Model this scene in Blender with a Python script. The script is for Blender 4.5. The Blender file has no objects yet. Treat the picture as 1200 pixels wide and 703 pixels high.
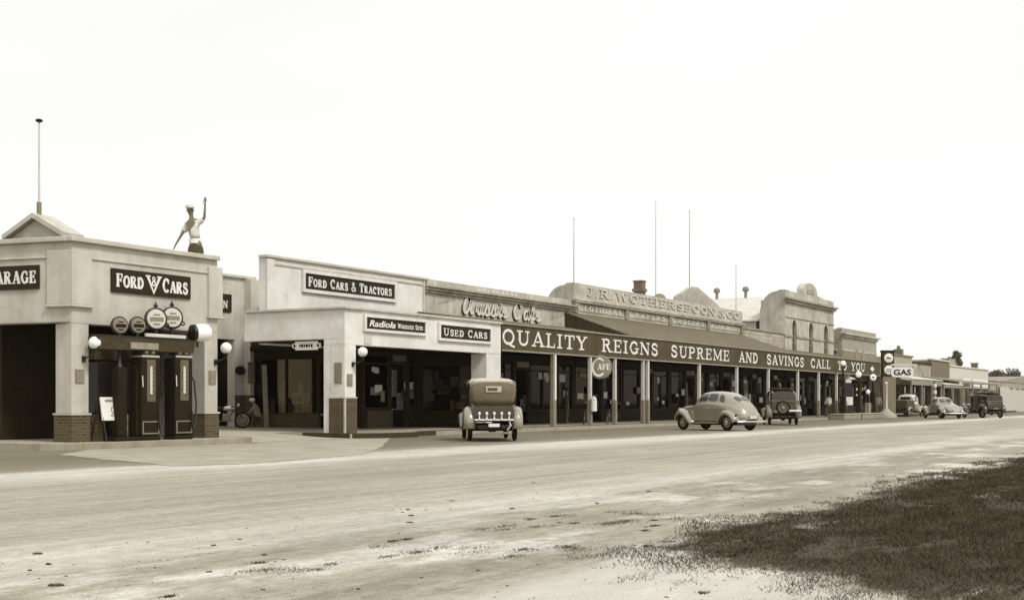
import bpy, bmesh, math, random
import numpy as np
from mathutils import Vector, Matrix
random.seed(7)
sc = bpy.context.scene
COL = sc.collection

# ---------------------------------------------------------------- camera, sky, sun, exposure
F = 1500.0; CX = 600.0; HY = 471.0; HC = 1.22
AL = math.atan(880.0 / F); CA = math.cos(AL); SA = math.sin(AL)
cam = bpy.data.cameras.new('camera'); camo = bpy.data.objects.new('camera', cam); COL.objects.link(camo)
camo.location = (0, 0, HC); camo.rotation_euler = (math.radians(90), 0, AL - math.radians(90))
cam.sensor_width = 36; cam.lens = 45; cam.shift_y = 0.0996; cam.clip_start = 0.1; cam.clip_end = 6000
sc.camera = camo
SUN_EL, SUN_AZ = 48, 252          # azimuth of the sun measured from +X towards +Y
w = bpy.data.worlds.new('World'); sc.world = w; w.use_nodes = True
nt = w.node_tree; nt.nodes.clear()
sky = nt.nodes.new('ShaderNodeTexSky'); sky.sky_type = 'NISHITA'; sky.sun_disc = False
sky.sun_elevation = math.radians(SUN_EL); sky.sun_rotation = math.radians(90 - SUN_AZ)
bw = nt.nodes.new('ShaderNodeRGBToBW')
mx = nt.nodes.new('ShaderNodeMix'); mx.data_type = 'RGBA'; mx.inputs['Factor'].default_value = 0.90
tc = nt.nodes.new('ShaderNodeTexCoord'); nz = nt.nodes.new('ShaderNodeTexNoise')
nz.inputs['Scale'].default_value = 2.2; nz.inputs['Detail'].default_value = 5; nz.inputs['Roughness'].default_value = .5
mp = nt.nodes.new('ShaderNodeMapping'); mp.inputs['Scale'].default_value = (1, 1, 3.5)
cr = nt.nodes.new('ShaderNodeValToRGB')
cr.color_ramp.elements[0].position = .25; cr.color_ramp.elements[0].color = (7.95, 7.92, 7.72, 1)
cr.color_ramp.elements[1].position = .75; cr.color_ramp.elements[1].color = (8.6, 8.6, 8.5, 1)
bg = nt.nodes.new('ShaderNodeBackground'); bg.inputs['Strength'].default_value = 0.1
wo = nt.nodes.new('ShaderNodeOutputWorld')
L = nt.links.new
L(tc.outputs['Generated'], mp.inputs['Vector']); L(mp.outputs['Vector'], nz.inputs['Vector']); L(nz.outputs['Fac'], cr.inputs['Fac'])
L(sky.outputs['Color'], bw.inputs['Color']); L(bw.outputs['Val'], mx.inputs['A']); L(cr.outputs['Color'], mx.inputs['B'])
L(mx.outputs['Result'], bg.inputs['Color']); L(bg.outputs['Background'], wo.inputs['Surface'])
sl = bpy.data.lights.new('sun', 'SUN'); sl.energy = 1.8; sl.angle = math.radians(12); sl.color = (1, .985, .95)
so = bpy.data.objects.new('sun', sl); COL.objects.link(so)
sd = Vector((math.cos(math.radians(SUN_AZ)) * math.cos(math.radians(SUN_EL)), math.sin(math.radians(SUN_AZ)) * math.cos(math.radians(SUN_EL)), math.sin(math.radians(SUN_EL))))
so.rotation_euler = sd.to_track_quat('Z', 'Y').to_euler(); so.location = (0, -20, 60)
vs = sc.view_settings; vs.view_transform = 'Standard'; vs.look = 'None'; vs.gamma = 1; vs.exposure = 0.38
vs.use_curve_mapping = False
sc.render.engine = 'CYCLES'

# ---------------------------------------------------------------- helpers
T0 = 26.8      # street edge of the pavement: garage front, verandah posts
T1 = 31.0      # shop walls behind the verandah
PV = 0.17      # pavement height
def sx(px, t): return t / math.tan(AL - math.atan((px - CX) / F))
def zr(ratio, t): return HC + ratio * t / CA
def zx(px, py, t): return HC + (HY - py) / (1480 - px) * t / CA
def W(X, D): return Vector((X * SA + D * CA, -X * CA + D * SA, 0))
def G(px, D): return W((px - CX) / F * D, D)
def head(hx, hd):
    v = W(hx, hd); return math.atan2(v.y, v.x)
def sep(v): return (v, v ** 1.105, v ** 1.36, 1)
def sepg(v): return (v, v ** 1.09, v ** 1.34, 1)

def mat(name, v, rough=.85, amp=.18, scale=3.0, bump=.15, fine=60.0, metal=0.0, stain=0.0, patch=0.0):
    m = bpy.data.materials.new(name); m.use_nodes = True; t = m.node_tree; n = t.nodes; l = t.links.new
    b = n['Principled BSDF']; b.inputs['Roughness'].default_value = rough; b.inputs['Metallic'].default_value = metal; b.inputs['Specular IOR Level'].default_value = .5 if rough < .5 else .12
    g = n.new('ShaderNodeNewGeometry')
    a = n.new('ShaderNodeTexNoise'); a.inputs['Scale'].default_value = scale; a.inputs['Detail'].default_value = 8; a.inputs['Roughness'].default_value = .65
    f = n.new('ShaderNodeTexNoise'); f.inputs['Scale'].default_value = fine; f.inputs['Detail'].default_value = 2
    l(g.outputs['Position'], a.inputs['Vector']); l(g.outputs['Position'], f.inputs['Vector'])
    mm = n.new('ShaderNodeMath'); mm.operation = 'MULTIPLY_ADD'; l(f.outputs['Fac'], mm.inputs[0]); mm.inputs[1].default_value = .35; l(a.outputs['Fac'], mm.inputs[2])
    fac = mm.outputs[0]
    if stain:
        mp = n.new('ShaderNodeMapping'); mp.inputs['Scale'].default_value = (2.5, 2.5, .25); l(g.outputs['Position'], mp.inputs['Vector'])
        s = n.new('ShaderNodeTexNoise'); s.inputs['Scale'].default_value = 1.2; s.inputs['Detail'].default_value = 6; l(mp.outputs[0], s.inputs['Vector'])
        m2 = n.new('ShaderNodeMath'); m2.operation = 'MULTIPLY_ADD'; l(s.outputs['Fac'], m2.inputs[0]); m2.inputs[1].default_value = stain; l(fac, m2.inputs[2])
        m3 = n.new('ShaderNodeMath'); m3.operation = 'SUBTRACT'; l(m2.outputs[0], m3.inputs[0]); m3.inputs[1].default_value = stain * .5; fac = m3.outputs[0]
    r = n.new('ShaderNodeValToRGB'); r.color_ramp.elements[0].position = .38; r.color_ramp.elements[1].position = .98
    r.color_ramp.elements[0].color = sep(v * (1 - amp)); r.color_ramp.elements[1].color = sep(min(.92, v * (1 + amp)))
    l(fac, r.inputs['Fac']); l(r.outputs['Color'], b.inputs['Base Color'])
    if patch:
        q1 = n.new('ShaderNodeTexNoise'); q1.inputs['Scale'].default_value = .55; q1.inputs['Detail'].default_value = 9; q1.inputs['Roughness'].default_value = .62; l(g.outputs['Position'], q1.inputs['Vector'])
        q2 = n.new('ShaderNodeMapRange'); q2.inputs[1].default_value = .50; q2.inputs[2].default_value = .56; q2.inputs[3].default_value = 1 + patch*.3; q2.inputs[4].default_value = 1 - patch; l(q1.outputs['Fac'], q2.inputs[0])
        v1 = n.new('ShaderNodeTexVoronoi'); v1.feature = 'DISTANCE_TO_EDGE'; v1.inputs['Scale'].default_value = .45; w1 = n.new('ShaderNodeVectorMath'); w1.operation = 'ADD'; l(g.outputs['Position'], w1.inputs[0]); l(a.outputs['Color'], w1.inputs[1]); l(w1.outputs[0], v1.inputs['Vector'])
        q3 = n.new('ShaderNodeMapRange'); q3.inputs[1].default_value = 0; q3.inputs[2].default_value = .012; q3.inputs[3].default_value = .86; q3.inputs[4].default_value = 1; l(v1.outputs['Distance'], q3.inputs[0])
        q4 = n.new('ShaderNodeMath'); q4.operation = 'MULTIPLY'; l(q2.outputs[0], q4.inputs[0]); l(q3.outputs[0], q4.inputs[1])
        sc_ = n.new('ShaderNodeVectorMath'); sc_.operation = 'SCALE'; l(r.outputs['Color'], sc_.inputs[0]); l(q4.outputs[0], sc_.inputs['Scale']); l(sc_.outputs[0], b.inputs['Base Color'])
    if bump:
        bp = n.new('ShaderNodeBump'); bp.inputs['Strength'].default_value = bump; bp.inputs['Distance'].default_value = .03
        l(fac, bp.inputs['Height']); l(bp.outputs['Normal'], b.inputs['Normal'])
    return m
def brickmat(name, v, mort, sw=.23, sh=.08, off=.5):
    m = mat(name, v); t = m.node_tree; n = t.nodes; l = t.links.new; b = n['Principled BSDF']
    g = n.new('ShaderNodeNewGeometry'); s = n.new('ShaderNodeSeparateXYZ'); l(g.outputs['Position'], s.inputs[0])
    ad = n.new('ShaderNodeMath'); ad.operation = 'ADD'; l(s.outputs['X'], ad.inputs[0]); l(s.outputs['Y'], ad.inputs[1])
    c = n.new('ShaderNodeCombineXYZ'); l(ad.outputs[0], c.inputs['X']); l(s.outputs['Z'], c.inputs['Y'])
    k = n.new('ShaderNodeTexBrick'); l(c.outputs[0], k.inputs['Vector']); k.inputs['Scale'].default_value = 1
    k.inputs['Brick Width'].default_value = sw; k.inputs['Row Height'].default_value = sh; k.inputs['Mortar Size'].default_value = sh * .13
    k.inputs['Color1'].default_value = sep(v * .72); k.inputs['Color2'].default_value = sep(v * 1.35); k.inputs['Mortar'].default_value = sep(mort)
    mx = n.new('ShaderNodeMix'); mx.data_type = 'RGBA'; mx.inputs['Factor'].default_value = .35
    src = b.inputs['Base Color'].links[0].from_socket
    l(k.outputs['Color'], mx.inputs['A']); l(src, mx.inputs['B']); l(mx.outputs['Result'], b.inputs['Base Color'])
    bp = n.new('ShaderNodeBump'); bp.inputs['Strength'].default_value = .5; bp.inputs['Distance'].default_value = .02; bp.invert = True
    l(k.outputs['Fac'], bp.inputs['Height']); l(bp.outputs['Normal'], b.inputs['Normal'])
    return m
def corrmat(name, v, axis='Y', sc_=4.2, amp=.25):
    m = mat(name, v, rough=.6, amp=amp, scale=1.2, stain=.5); t = m.node_tree; n = t.nodes; l = t.links.new; b = n['Principled BSDF']
    g = n.new('ShaderNodeNewGeometry'); k = n.new('ShaderNodeTexWave'); k.bands_direction = axis; k.inputs['Scale'].default_value = sc_
    l(g.outputs['Position'], k.inputs['Vector'])
    bp = n.new('ShaderNodeBump'); bp.inputs['Strength'].default_value = .6; bp.inputs['Distance'].default_value = .03
    l(k.outputs['Fac'], bp.inputs['Height']); l(bp.outputs['Normal'], b.inputs['Normal'])
    return m
def glassmat(name, tint=.02):
    m = bpy.data.materials.new(name); m.use_nodes = True; t = m.node_tree; n = t.nodes; l = t.links.new; n.clear()
    o = n.new('ShaderNodeOutputMaterial'); a = n.new('ShaderNodeBsdfTransparent'); a.inputs['Color'].default_value = (.78, .73, .60, 1)
    g = n.new('ShaderNodeBsdfGlossy'); g.inputs['Roughness'].default_value = .03; g.inputs['Color'].default_value = (.30, .26, .18, 1)
    fr = n.new('ShaderNodeFresnel'); fr.inputs['IOR'].default_value = 1.5
    nn = n.new('ShaderNodeTexNoise'); nn.inputs['Scale'].default_value = .8; bp = n.new('ShaderNodeBump'); bp.inputs['Strength'].default_value = .08; bp.inputs['Distance'].default_value = .05
    l(nn.outputs['Fac'], bp.inputs['Height']); l(bp.outputs['Normal'], g.inputs['Normal'])
    mx = n.new('ShaderNodeMixShader'); l(fr.outputs[0], mx.inputs[0]); l(a.outputs[0], mx.inputs[1]); l(g.outputs[0], mx.inputs[2]); l(mx.outputs[0], o.inputs[0])
    return m
M = dict(
    render=mat('pale_render', .50, patch=.10, amp=.26, scale=1.1, stain=.45, bump=.12),
    render2=mat('cream_render', .70, patch=.06, amp=.17, scale=.9, stain=.35, bump=.10),
    coping=mat('coping_cement', .50, amp=.2, scale=2, stain=.3),
    brick=brickmat('dado_brick', .085, .17), brickl=brickmat('pale_brick', .34, .40), stone=brickmat('rough_stone', .40, .30, .45, .26),
    brickd=brickmat('dark_brick', .17, .25),
    stucco=mat('old_stucco', .34, patch=.16, amp=.35, scale=1.6, stain=.6), stucco2=mat('weathered_stucco', .45, patch=.16, amp=.34, scale=2.2, stain=.5),
    dark=mat('dark_paint', .018, rough=.6, amp=.3), black=mat('black_paint', .012, rough=.45, amp=.3), sign=mat('sign_enamel', .030, rough=.55, amp=.25, bump=.05),
    fascia=mat('fascia_paint', .085, patch=.14, rough=.75, amp=.22, scale=1.4, stain=.5, bump=.06),
    white=mat('white_paint', .74, rough=.6, amp=.09, scale=2.5, bump=.05), letter=mat('letter_paint', .72, rough=.7, amp=.26, scale=7, bump=.03),
    cream=mat('cream_paint', .58, rough=.7, amp=.14), grey=mat('grey_paint', .24, rough=.7, amp=.2), midw=mat('weathered_timber', .28, amp=.3, scale=4, stain=.5),
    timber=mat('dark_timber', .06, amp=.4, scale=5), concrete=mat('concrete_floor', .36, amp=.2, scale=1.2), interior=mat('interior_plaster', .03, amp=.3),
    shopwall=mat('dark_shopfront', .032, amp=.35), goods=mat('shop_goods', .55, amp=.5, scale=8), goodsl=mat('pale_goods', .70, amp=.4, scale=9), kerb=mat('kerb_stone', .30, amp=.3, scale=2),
    iron=corrmat('roof_iron', .15, 'X', 4.2), ironl=corrmat('bright_roof_iron', .62, 'Y', 3.2, .15), irong=corrmat('grey_roof_iron', .30, 'X', 3.2),
    glass=glassmat('shop_glass'), globe=mat('opal_glass', .85, rough=.25, amp=.03, bump=0), tyre=mat('tyre_rubber', .022, rough=.8, amp=.3, bump=.1),
    chrome=mat('nickel', .62, rough=.25, amp=.1, bump=0, metal=.9), carlt=mat('light_car_paint', .36, rough=.28, amp=.08, bump=0, metal=.45), cardk=mat('dark_car_paint', .035, rough=.25, amp=.15, bump=0),
    dustf=mat('dusty_fender', .28, rough=.4, amp=.25, scale=5, bump=0), carmid=mat('dusty_mid_paint', .22, rough=.45, amp=.2, bump=0), canvas=mat('hood_canvas', .14, amp=.3, scale=6, bump=.3), canvasl=mat('pale_skylit_canvas', .48, amp=.12, scale=6), carglass=mat('car_window', .03, rough=.06, amp=.2, bump=0),
    skin=mat('skin', .19, rough=.6, amp=.08), shirt=mat('shirt_cloth', .60, amp=.25, scale=9), shade=mat('dark_cloth', .09, amp=.3, scale=9), leaf=mat('foliage', .14, amp=.5, scale=1.5), bark=mat('bark', .10, amp=.4, scale=6))

for k_ in ('carlt', 'cardk', 'dustf', 'carglass'): M[k_].node_tree.nodes['Principled BSDF'].inputs['Coat Weight'].default_value = .8; M[k_].node_tree.nodes['Principled BSDF'].inputs['Coat Roughness'].default_value = .08
class MB:
    def __init__(s): s.bm = bmesh.new()
    def box(s, x0, x1, y0, y1, z0, z1):
        v = [s.bm.verts.new(p) for p in ((x0,y0,z0),(x1,y0,z0),(x1,y1,z0),(x0,y1,z0),(x0,y0,z1),(x1,y0,z1),(x1,y1,z1),(x0,y1,z1))]
        for f in ((0,3,2,1),(4,5,6,7),(0,1,5,4),(1,2,6,5),(2,3,7,6),(3,0,4,7)): s.bm.faces.new([v[i] for i in f])
        return s
    def obox(s, fr, u0, u1, v0, v1, n0, n1):
        O, U, V, N = fr
        v = [s.bm.verts.new(O + U*a + V*b + N*c) for a, b, c in ((u0,v0,n0),(u1,v0,n0),(u1,v0,n1),(u0,v0,n1),(u0,v1,n0),(u1,v1,n0),(u1,v1,n1),(u0,v1,n1))]
        for f in ((0,3,2,1),(4,5,6,7),(0,1,5,4),(1,2,6,5),(2,3,7,6),(3,0,4,7)): s.bm.faces.new([v[i] for i in f])
        return s
    def prism(s, fr, pts, n0, n1):     # polygon in the (u,v) plane given thickness along n
        O, U, V, N = fr
        a = [s.bm.verts.new(O + U*p[0] + V*p[1] + N*n0) for p in pts]; b = [s.bm.verts.new(O + U*p[0] + V*p[1] + N*n1) for p in pts]
        s.bm.faces.new(a[::-1]); s.bm.faces.new(b)
        for i in range(len(pts)):
            j = (i + 1) % len(pts); s.bm.faces.new((a[i], a[j], b[j], b[i]))
        return s
    def tube(s, pts, rs, n=8, caps=True, flat=1.0):
        pts = [Vector(p) for p in pts]
        if not hasattr(rs, '__len__'): rs = [rs] * len(pts)
        rings = []; ref = None
        for i, p in enumerate(pts):
            d = (pts[min(i+1, len(pts)-1)] - pts[max(i-1, 0)]).normalized()
            if ref is None: ref = Vector((0,0,1)) if abs(d.z) < .9 else Vector((1,0,0))
            a = d.cross(ref).normalized(); b = a.cross(d).normalized(); ref = b
            rings.append([s.bm.verts.new(p + (a*math.cos(q) + b*math.sin(q)*flat) * rs[i]) for q in [2*math.pi*k/n for k in range(n)]])
        for r0, r1 in zip(rings, rings[1:]):
            for k in range(n): s.bm.faces.new((r0[k], r0[(k+1) % n], r1[(k+1) % n], r1[k]))
        if caps: s.bm.faces.new(rings[0][::-1]); s.bm.faces.new(rings[-1])
        return s
    def cyl(s, a, b, r, r2=None, n=12): return s.tube([a, b], [r, r if r2 is None else r2], n)
    def sphere(s, c, r, n=14, sc3=(1,1,1)):
        m = Matrix.Translation(c) @ Matrix.Diagonal((r*sc3[0], r*sc3[1], r*sc3[2], 1))
        bmesh.ops.create_uvsphere(s.bm, u_segments=n, v_segments=max(6, n//2+2), radius=1, matrix=m); return s
    def lathe(s, c, ax, prof, n=20):       # prof: (distance along ax, radius)
        ax = Vector(ax).normalized(); c = Vector(c); ref = Vector((0,0,1)) if abs(ax.z) < .9 else Vector((1,0,0))
        a = ax.cross(ref).normalized(); b = ax.cross(a).normalized(); rings = []
        for d, r in prof: rings.append([s.bm.verts.new(c + ax*d + (a*math.cos(q) + b*math.sin(q))*max(r, 1e-4)) for q in [2*math.pi*k/n for k in range(n)]])
        for r0, r1 in zip(rings, rings[1:]):
            for k in range(n): s.bm.faces.new((r0[k], r0[(k+1) % n], r1[(k+1) % n], r1[k]))
        s.bm.faces.new(rings[0][::-1]); s.bm.faces.new(rings[-1]); return s
    def torus(s, c, ax, R, r, n=24, m=8, a0=0, a1=2*math.pi, sq=1.0):
        ax = Vector(ax).normalized(); c = Vector(c); ref = Vector((0,0,1)) if abs(ax.z) < .9 else Vector((1,0,0))
        a = ax.cross(ref).normalized(); b = ax.cross(a).normalized(); rings = []; full = abs(a1-a0-2*math.pi) < 1e-6
        for k in range(n if full else n+1):
            q = a0 + (a1-a0)*k/n; d = a*math.cos(q) + b*math.sin(q)
            rings.append([s.bm.verts.new(c + d*(R + r*math.cos(p)) + ax*(r*sq*math.sin(p))) for p in [2*math.pi*j/m for j in range(m)]])
        for i in range(len(rings) - (0 if full else 1)):
            r0, r1 = rings[i], rings[(i+1) % len(rings)]
            for k in range(m): s.bm.faces.new((r0[k], r0[(k+1) % m], r1[(k+1) % m], r1[k]))
        return s
    def grid(s, pts):      # rows of points -> quads
        rows = [[s.bm.verts.new(p) for p in r] for r in pts]
        for a, b in zip(rows, rows[1:]):
            for i in range(len(a)-1): s.bm.faces.new((a[i], a[i+1], b[i+1], b[i]))
        return s
    def build(s, name, m, parent=None, smooth=False, bevel=0, world=False, solid=0):
        if world and parent is not None:
            r = parent
            while r.parent: r = r.parent
            bmesh.ops.translate(s.bm, verts=s.bm.verts, vec=-Vector(r.location))
        bmesh.ops.recalc_face_normals(s.bm, faces=s.bm.faces)
        if smooth:
            for f in s.bm.faces: f.smooth = True
            for e in s.bm.edges:
                if len(e.link_faces) == 2 and e.calc_face_angle(0) > .7: e.smooth = False
        me = bpy.data.meshes.new(name); s.bm.to_mesh(me); s.bm.free()
        o = bpy.data.objects.new(name, me); COL.objects.link(o)
        if m: me.materials.append(m)
        if parent is not None: o.parent = parent
        if solid: q = o.modifiers.new('solid', 'SOLIDIFY'); q.thickness = solid; q.offset = -1
        if bevel:
            q = o.modifiers.new('bevel', 'BEVEL'); q.width = bevel; q.segments = 2; q.limit_method = 'ANGLE'; q.angle_limit = .6
        return o
def tag(o, label=None, cat=None, group=None, kind=None):
    if label: o['label'] = label
    if cat: o['category'] = cat
    if group: o['group'] = group
    if kind: o['kind'] = kind
    return o
def thing(name, label, cat, loc=(0,0,0), rz=0, group=None):
    o = bpy.data.objects.new(name, None); COL.objects.link(o); o.location = loc; o.rotation_euler = (0, 0, rz); o.empty_display_size = .3
    return tag(o, label, cat, group)
def copy_tree(o, parent=None):
    c = o.copy(); COL.objects.link(c)
    if parent is not None: c.parent = parent
    for ch in list(o.children): copy_tree(ch, c)
    return c
def dup(o, loc, rz, label):
    c = copy_tree(o); c.location = loc; c.rotation_euler = (0, 0, rz); c['label'] = label; return c
def frame(O, U=(1,0,0), V=(0,0,1)):
    U = Vector(U).normalized(); V = Vector(V).normalized(); return (Vector(O), U, V, U.cross(V).normalized())
STR = frame((0, 0, 0))            # street-parallel frame: u = s, v = z, n = towards the road
def sfr(t, z=0, s=0): return frame((s, t, z))
def wall(mb, t, th, s0, s1, z0, z1, ops):   # street-parallel wall with rectangular openings (s0,s1,z0,z1)
    ops = sorted(ops); c = s0
    for a, b, za, zb in ops:
        if a > c + .001: mb.box(c, a, t, t+th, z0, z1)
        if za > z0 + .001: mb.box(a, b, t, t+th, z0, za)
        if zb < z1 - .001: mb.box(a, b, t, t+th, zb, z1)
        c = b
    if c < s1 - .001: mb.box(c, s1, t, t+th, z0, z1)
    return mb

# ---- lettering: slab-serif strokes
def arc(cx, cy, rx, ry, a0, a1, n=10): return [(cx + rx*math.cos(math.radians(a0+(a1-a0)*i/n)), cy + ry*math.sin(math.radians(a0+(a1-a0)*i/n))) for i in range(n+1)]
TK, TN, SF = .21, .10, .085
def glyph(c):
    sf = lambda x0, x1, y: ([(x0, y), (x1, y)], SF)
    b, t = SF/2, 1 - SF/2
    if c == 'A': return .86, [([(.13,b),(.43,1)],TN),([(.41,1),(.72,b)],TK),([(.2,.32),(.62,.32)],.08),sf(0,.28,b),sf(.54,.88,b)]
    if c == 'C': return .78, [(arc(.42,.5,.31,.45,42,318,16),.16),([(.66,.62),(.66,.95)],.08),([(.08,.36),(.08,.64)],.14)]
    if c == 'D': return .82, [([(.17,0),(.17,1)],TK),(arc(.3,.5,.38,.45,-90,90,14),.16),([(.1,t),(.36,t)],.1),([(.1,b),(.36,b)],.1),sf(0,.3,b),sf(0,.3,t)]
    if c == 'E': return .74, [([(.17,0),(.17,1)],TK),sf(0,.66,b),sf(0,.66,t),([(.2,.52),(.5,.52)],.08),([(.62,0),(.62,.28)],.09),([(.62,.72),(.62,1)],.09),([(.48,.38),(.48,.66)],.08)]
    if c == 'F': return .70, [([(.17,0),(.17,1)],TK),sf(0,.34,b),sf(0,.64,t),([(.2,.52),(.5,.52)],.08),([(.6,.7),(.6,1)],.09),([(.48,.38),(.48,.66)],.08)]
    if c == 'G': return .84, [(arc(.42,.5,.31,.45,42,330,16),.16),([(.66,.62),(.66,.95)],.08),([(.08,.36),(.08,.64)],.14),([(.68,.05),(.68,.44)],.16),sf(.48,.84,.44)]
    if c == 'H': return .9, [([(.17,0),(.17,1)],TK),([(.71,0),(.71,1)],TK),([(.2,.5),(.7,.5)],.08),sf(0,.34,b),sf(0,.34,t),sf(.54,.88,b),sf(.54,.88,t)]
    if c == 'I': return .42, [([(.18,0),(.18,1)],TK),sf(0,.36,b),sf(0,.36,t)]
    if c == 'J': return .56, [([(.36,.25),(.36,1)],TK),(arc(.22,.25,.14,.2,0,-170,8),.12),sf(.18,.54,t)]
    if c == 'L': return .68, [([(.17,0),(.17,1)],TK),sf(0,.62,b),sf(0,.34,t),([(.59,0),(.59,.3)],.09)]
    if c == 'M': return 1.06, [([(.14,0),(.14,1)],TN),([(.12,1),(.5,.12)],.17),([(.5,.12),(.86,1)],TN),([(.86,0),(.86,1)],TK),sf(0,.28,b),sf(.7,1.02,b),sf(0,.2,t),sf(.8,1.02,t)]
    if c == 'N': return .92, [([(.14,0),(.14,1)],TN),([(.14,.96),(.74,.04)],TK),([(.74,0),(.74,1)],TN),sf(0,.28,b),sf(0,.2,t),sf(.6,.88,t)]
    if c == 'O': return .82, [(arc(.4,.5,.31,.455,0,360,22),.15),([(.09,.36),(.09,.64)],.17),([(.71,.36),(.71,.64)],.17)]
    if c == 'Q': return .82, [(arc(.4,.5,.31,.455,0,360,22),.15),([(.09,.36),(.09,.64)],.17),([(.71,.36),(.71,.64)],.17),([(.36,.12),(.56,-.06),(.78,-.14)],.12)]
    if c == 'P': return .74, [([(.17,0),(.17,1)],TK),(arc(.34,.73,.28,.23,-90,90,10),.14),([(.2,t),(.36,t)],.09),([(.2,.5),(.36,.5)],.09),sf(0,.36,b),sf(0,.3,t)]
    if c == 'R': return .86, [([(.17,0),(.17,1)],TK),(arc(.34,.75,.27,.21,-90,90,10),.14),([(.2,t),(.36,t)],.09),([(.2,.54),(.36,.54)],.09),([(.38,.52),(.66,.04)],.19),sf(0,.34,b),sf(0,.3,t),sf(.56,.86,b)]
    if c == 'S': return .70, [(arc(.34,.73,.22,.22,30,225,9) + arc(.34,.27,.24,.23,50,-150,10),.16),([(.56,.66),(.56,.94)],.08),([(.1,.06),(.1,.36)],.08)]
    if c == 'T': return .76, [([(.37,0),(.37,1)],TK),sf(.18,.56,b),sf(0,.74,t),([(.05,.68),(.05,1)],.09),([(.69,.68),(.69,1)],.09)]
    if c == 'U': return .86, [([(.18,1),(.18,.32)],TK),(arc(.42,.32,.24,.27,180,360,10),.14),([(.68,.32),(.68,1)],TN),sf(0,.36,t),sf(.54,.82,t)]
    if c == 'V': return .84, [([(.13,.96),(.42,.02)],TK),([(.42,.02),(.7,.96)],TN),sf(0,.3,t),sf(.56,.84,t)]
    if c == 'W': return 1.14, [([(.13,.96),(.34,.02)],TK),([(.34,.02),(.56,.96)],TN),([(.54,.96),(.78,.02)],TK),([(.78,.02),(.98,.96)],TN),sf(0,.3,t),sf(.84,1.1,t)]
    if c == 'Y': return .84, [([(.14,.96),(.41,.46)],TK),([(.41,.46),(.7,.96)],TN),([(.41,0),(.41,.48)],TK),sf(.22,.6,b),sf(0,.3,t),sf(.56,.84,t)]
    if c == '&': return .84, [([(.74,.04),(.2,.74)],.14),(arc(.32,.78,.15,.17,200,-20,9),.11),([(.46,.7),(.2,.42)],.1),(arc(.32,.24,.24,.2,130,330,9),.14),([(.54,.16),(.74,.44)],.09)]
    if c == '8': return .7, [(arc(.34,.74,.2,.21,0,360,14),.13),(arc(.34,.27,.25,.24,0,360,14),.15)]
    if c == '.': return .28, [([(.12,.0),(.12,.18)],.18)]
    if c == ',': return .28, [([(.14,.18),(.14,.05),(.06,-.12)],.14)]
    return .42, []
def ribbon(mb, fr, pts, wd, ox, oy, sxx, syy, d0, d1, slant=0):
    O, U, V, N = fr; P = [Vector((p[0]*sxx + ox + slant*p[1]*syy, p[1]*syy + oy)) for p in pts]; hw = wd*syy/2; n = len(P); Lp, Rp = [], []
    closed = (P[0]-P[-1]).length < 1e-5
    for i in range(n):
        if closed and i in (0, n-1): d = (P[1]-P[0]).normalized() + (P[-1]-P[-2]).normalized()
        else:
            d = Vector((0, 0))
            if i > 0: d += (P[i]-P[i-1]).normalized()
            if i < n-1: d += (P[i+1]-P[i]).normalized()
        if d.length < 1e-6: d = Vector((1, 0))
        d.normalize(); q = Vector((-d.y, d.x)); Lp.append(P[i]+q*hw); Rp.append(P[i]-q*hw)
    w3 = lambda p, z: mb.bm.verts.new(O + U*p.x + V*p.y + N*z)
    a = [w3(p, d1) for p in Lp]; b = [w3(p, d1) for p in Rp]; c = [w3(p, d0) for p in Lp]; e = [w3(p, d0) for p in Rp]
    for i in range(n-1):
        mb.bm.faces.new((a[i], a[i+1], b[i+1], b[i])); mb.bm.faces.new((c[i], a[i], a[i+1], c[i+1])[::-1]); mb.bm.faces.new((e[i], e[i+1], b[i+1], b[i])[::-1])
    if not closed:
        mb.bm.faces.new((a[0], b[0], e[0], c[0])); mb.bm.faces.new((a[-1], c[-1], e[-1], b[-1]))
def slab(mb, fr, text, u0, u1, v0, h, d0=0, d1=.02, small=1.0, gap=.10, slant=0, space=.5, wmul=1):
    # small < 1: letters after the first of each word are small capitals
    items = []; x = 0; first = True
    for ch in text:
        if ch == ' ': x += space; first = True; continue
        k = 1.0 if (first or small == 1) else small; wd, st = glyph(ch); items.append((x, k, st)); x += wd*k + gap; first = False
    x -= gap; f = (u1-u0)/x; e = 0
    for xx, k, st in items:
        for pts, wd in st:
            e = (e + 1) % 9; ribbon(mb, fr, [(p[0], p[1]) for p in pts], wd*k*wmul, u0 + xx*f, v0, f*k, h*k, d0, d1 + e*.0012, slant) if k == 1.0 else ribbon(mb, fr, pts, wd*1.15*wmul, u0 + xx*f, v0, f*k, h*k, d0, d1 + e*.0012, slant)
    return mb
def sans(name, text, fr, u0, u1, v0, h, m, parent, depth=.02, bold=.012, world=True, shear=0):
    cu = bpy.data.curves.new(name, 'FONT'); cu.body = text; cu.size = 1; cu.extrude = .5; cu.offset = bold; cu.shear = shear; cu.resolution_u = 3
    o = bpy.data.objects.new(name, cu); COL.objects.link(o); dg = bpy.context.evaluated_depsgraph_get(); dg.update()
    me = bpy.data.meshes.new_from_object(o.evaluated_get(dg)); bpy.data.objects.remove(o)
    co = np.zeros(len(me.vertices)*3); me.vertices.foreach_get('co', co); co = co.reshape(-1, 3)
    x0, x1 = co[:,0].min(), co[:,0].max(); O, U, V, N = fr; r = Vector((0, 0, 0))
    if world and parent:
        p = parent
        while p.parent: p = p.parent
        r = Vector(p.location)
    for v in me.vertices:
        u = u0 + (v.co.x-x0)/(x1-x0)*(u1-u0); q = v0 + v.co.y/.72*h; v.co = O + U*u + V*q + N*(depth*(v.co.z+.5)) - r
    o = bpy.data.objects.new(name, me); COL.objects.link(o); me.materials.clear(); me.materials.append(m); o.parent = parent; return o

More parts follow.
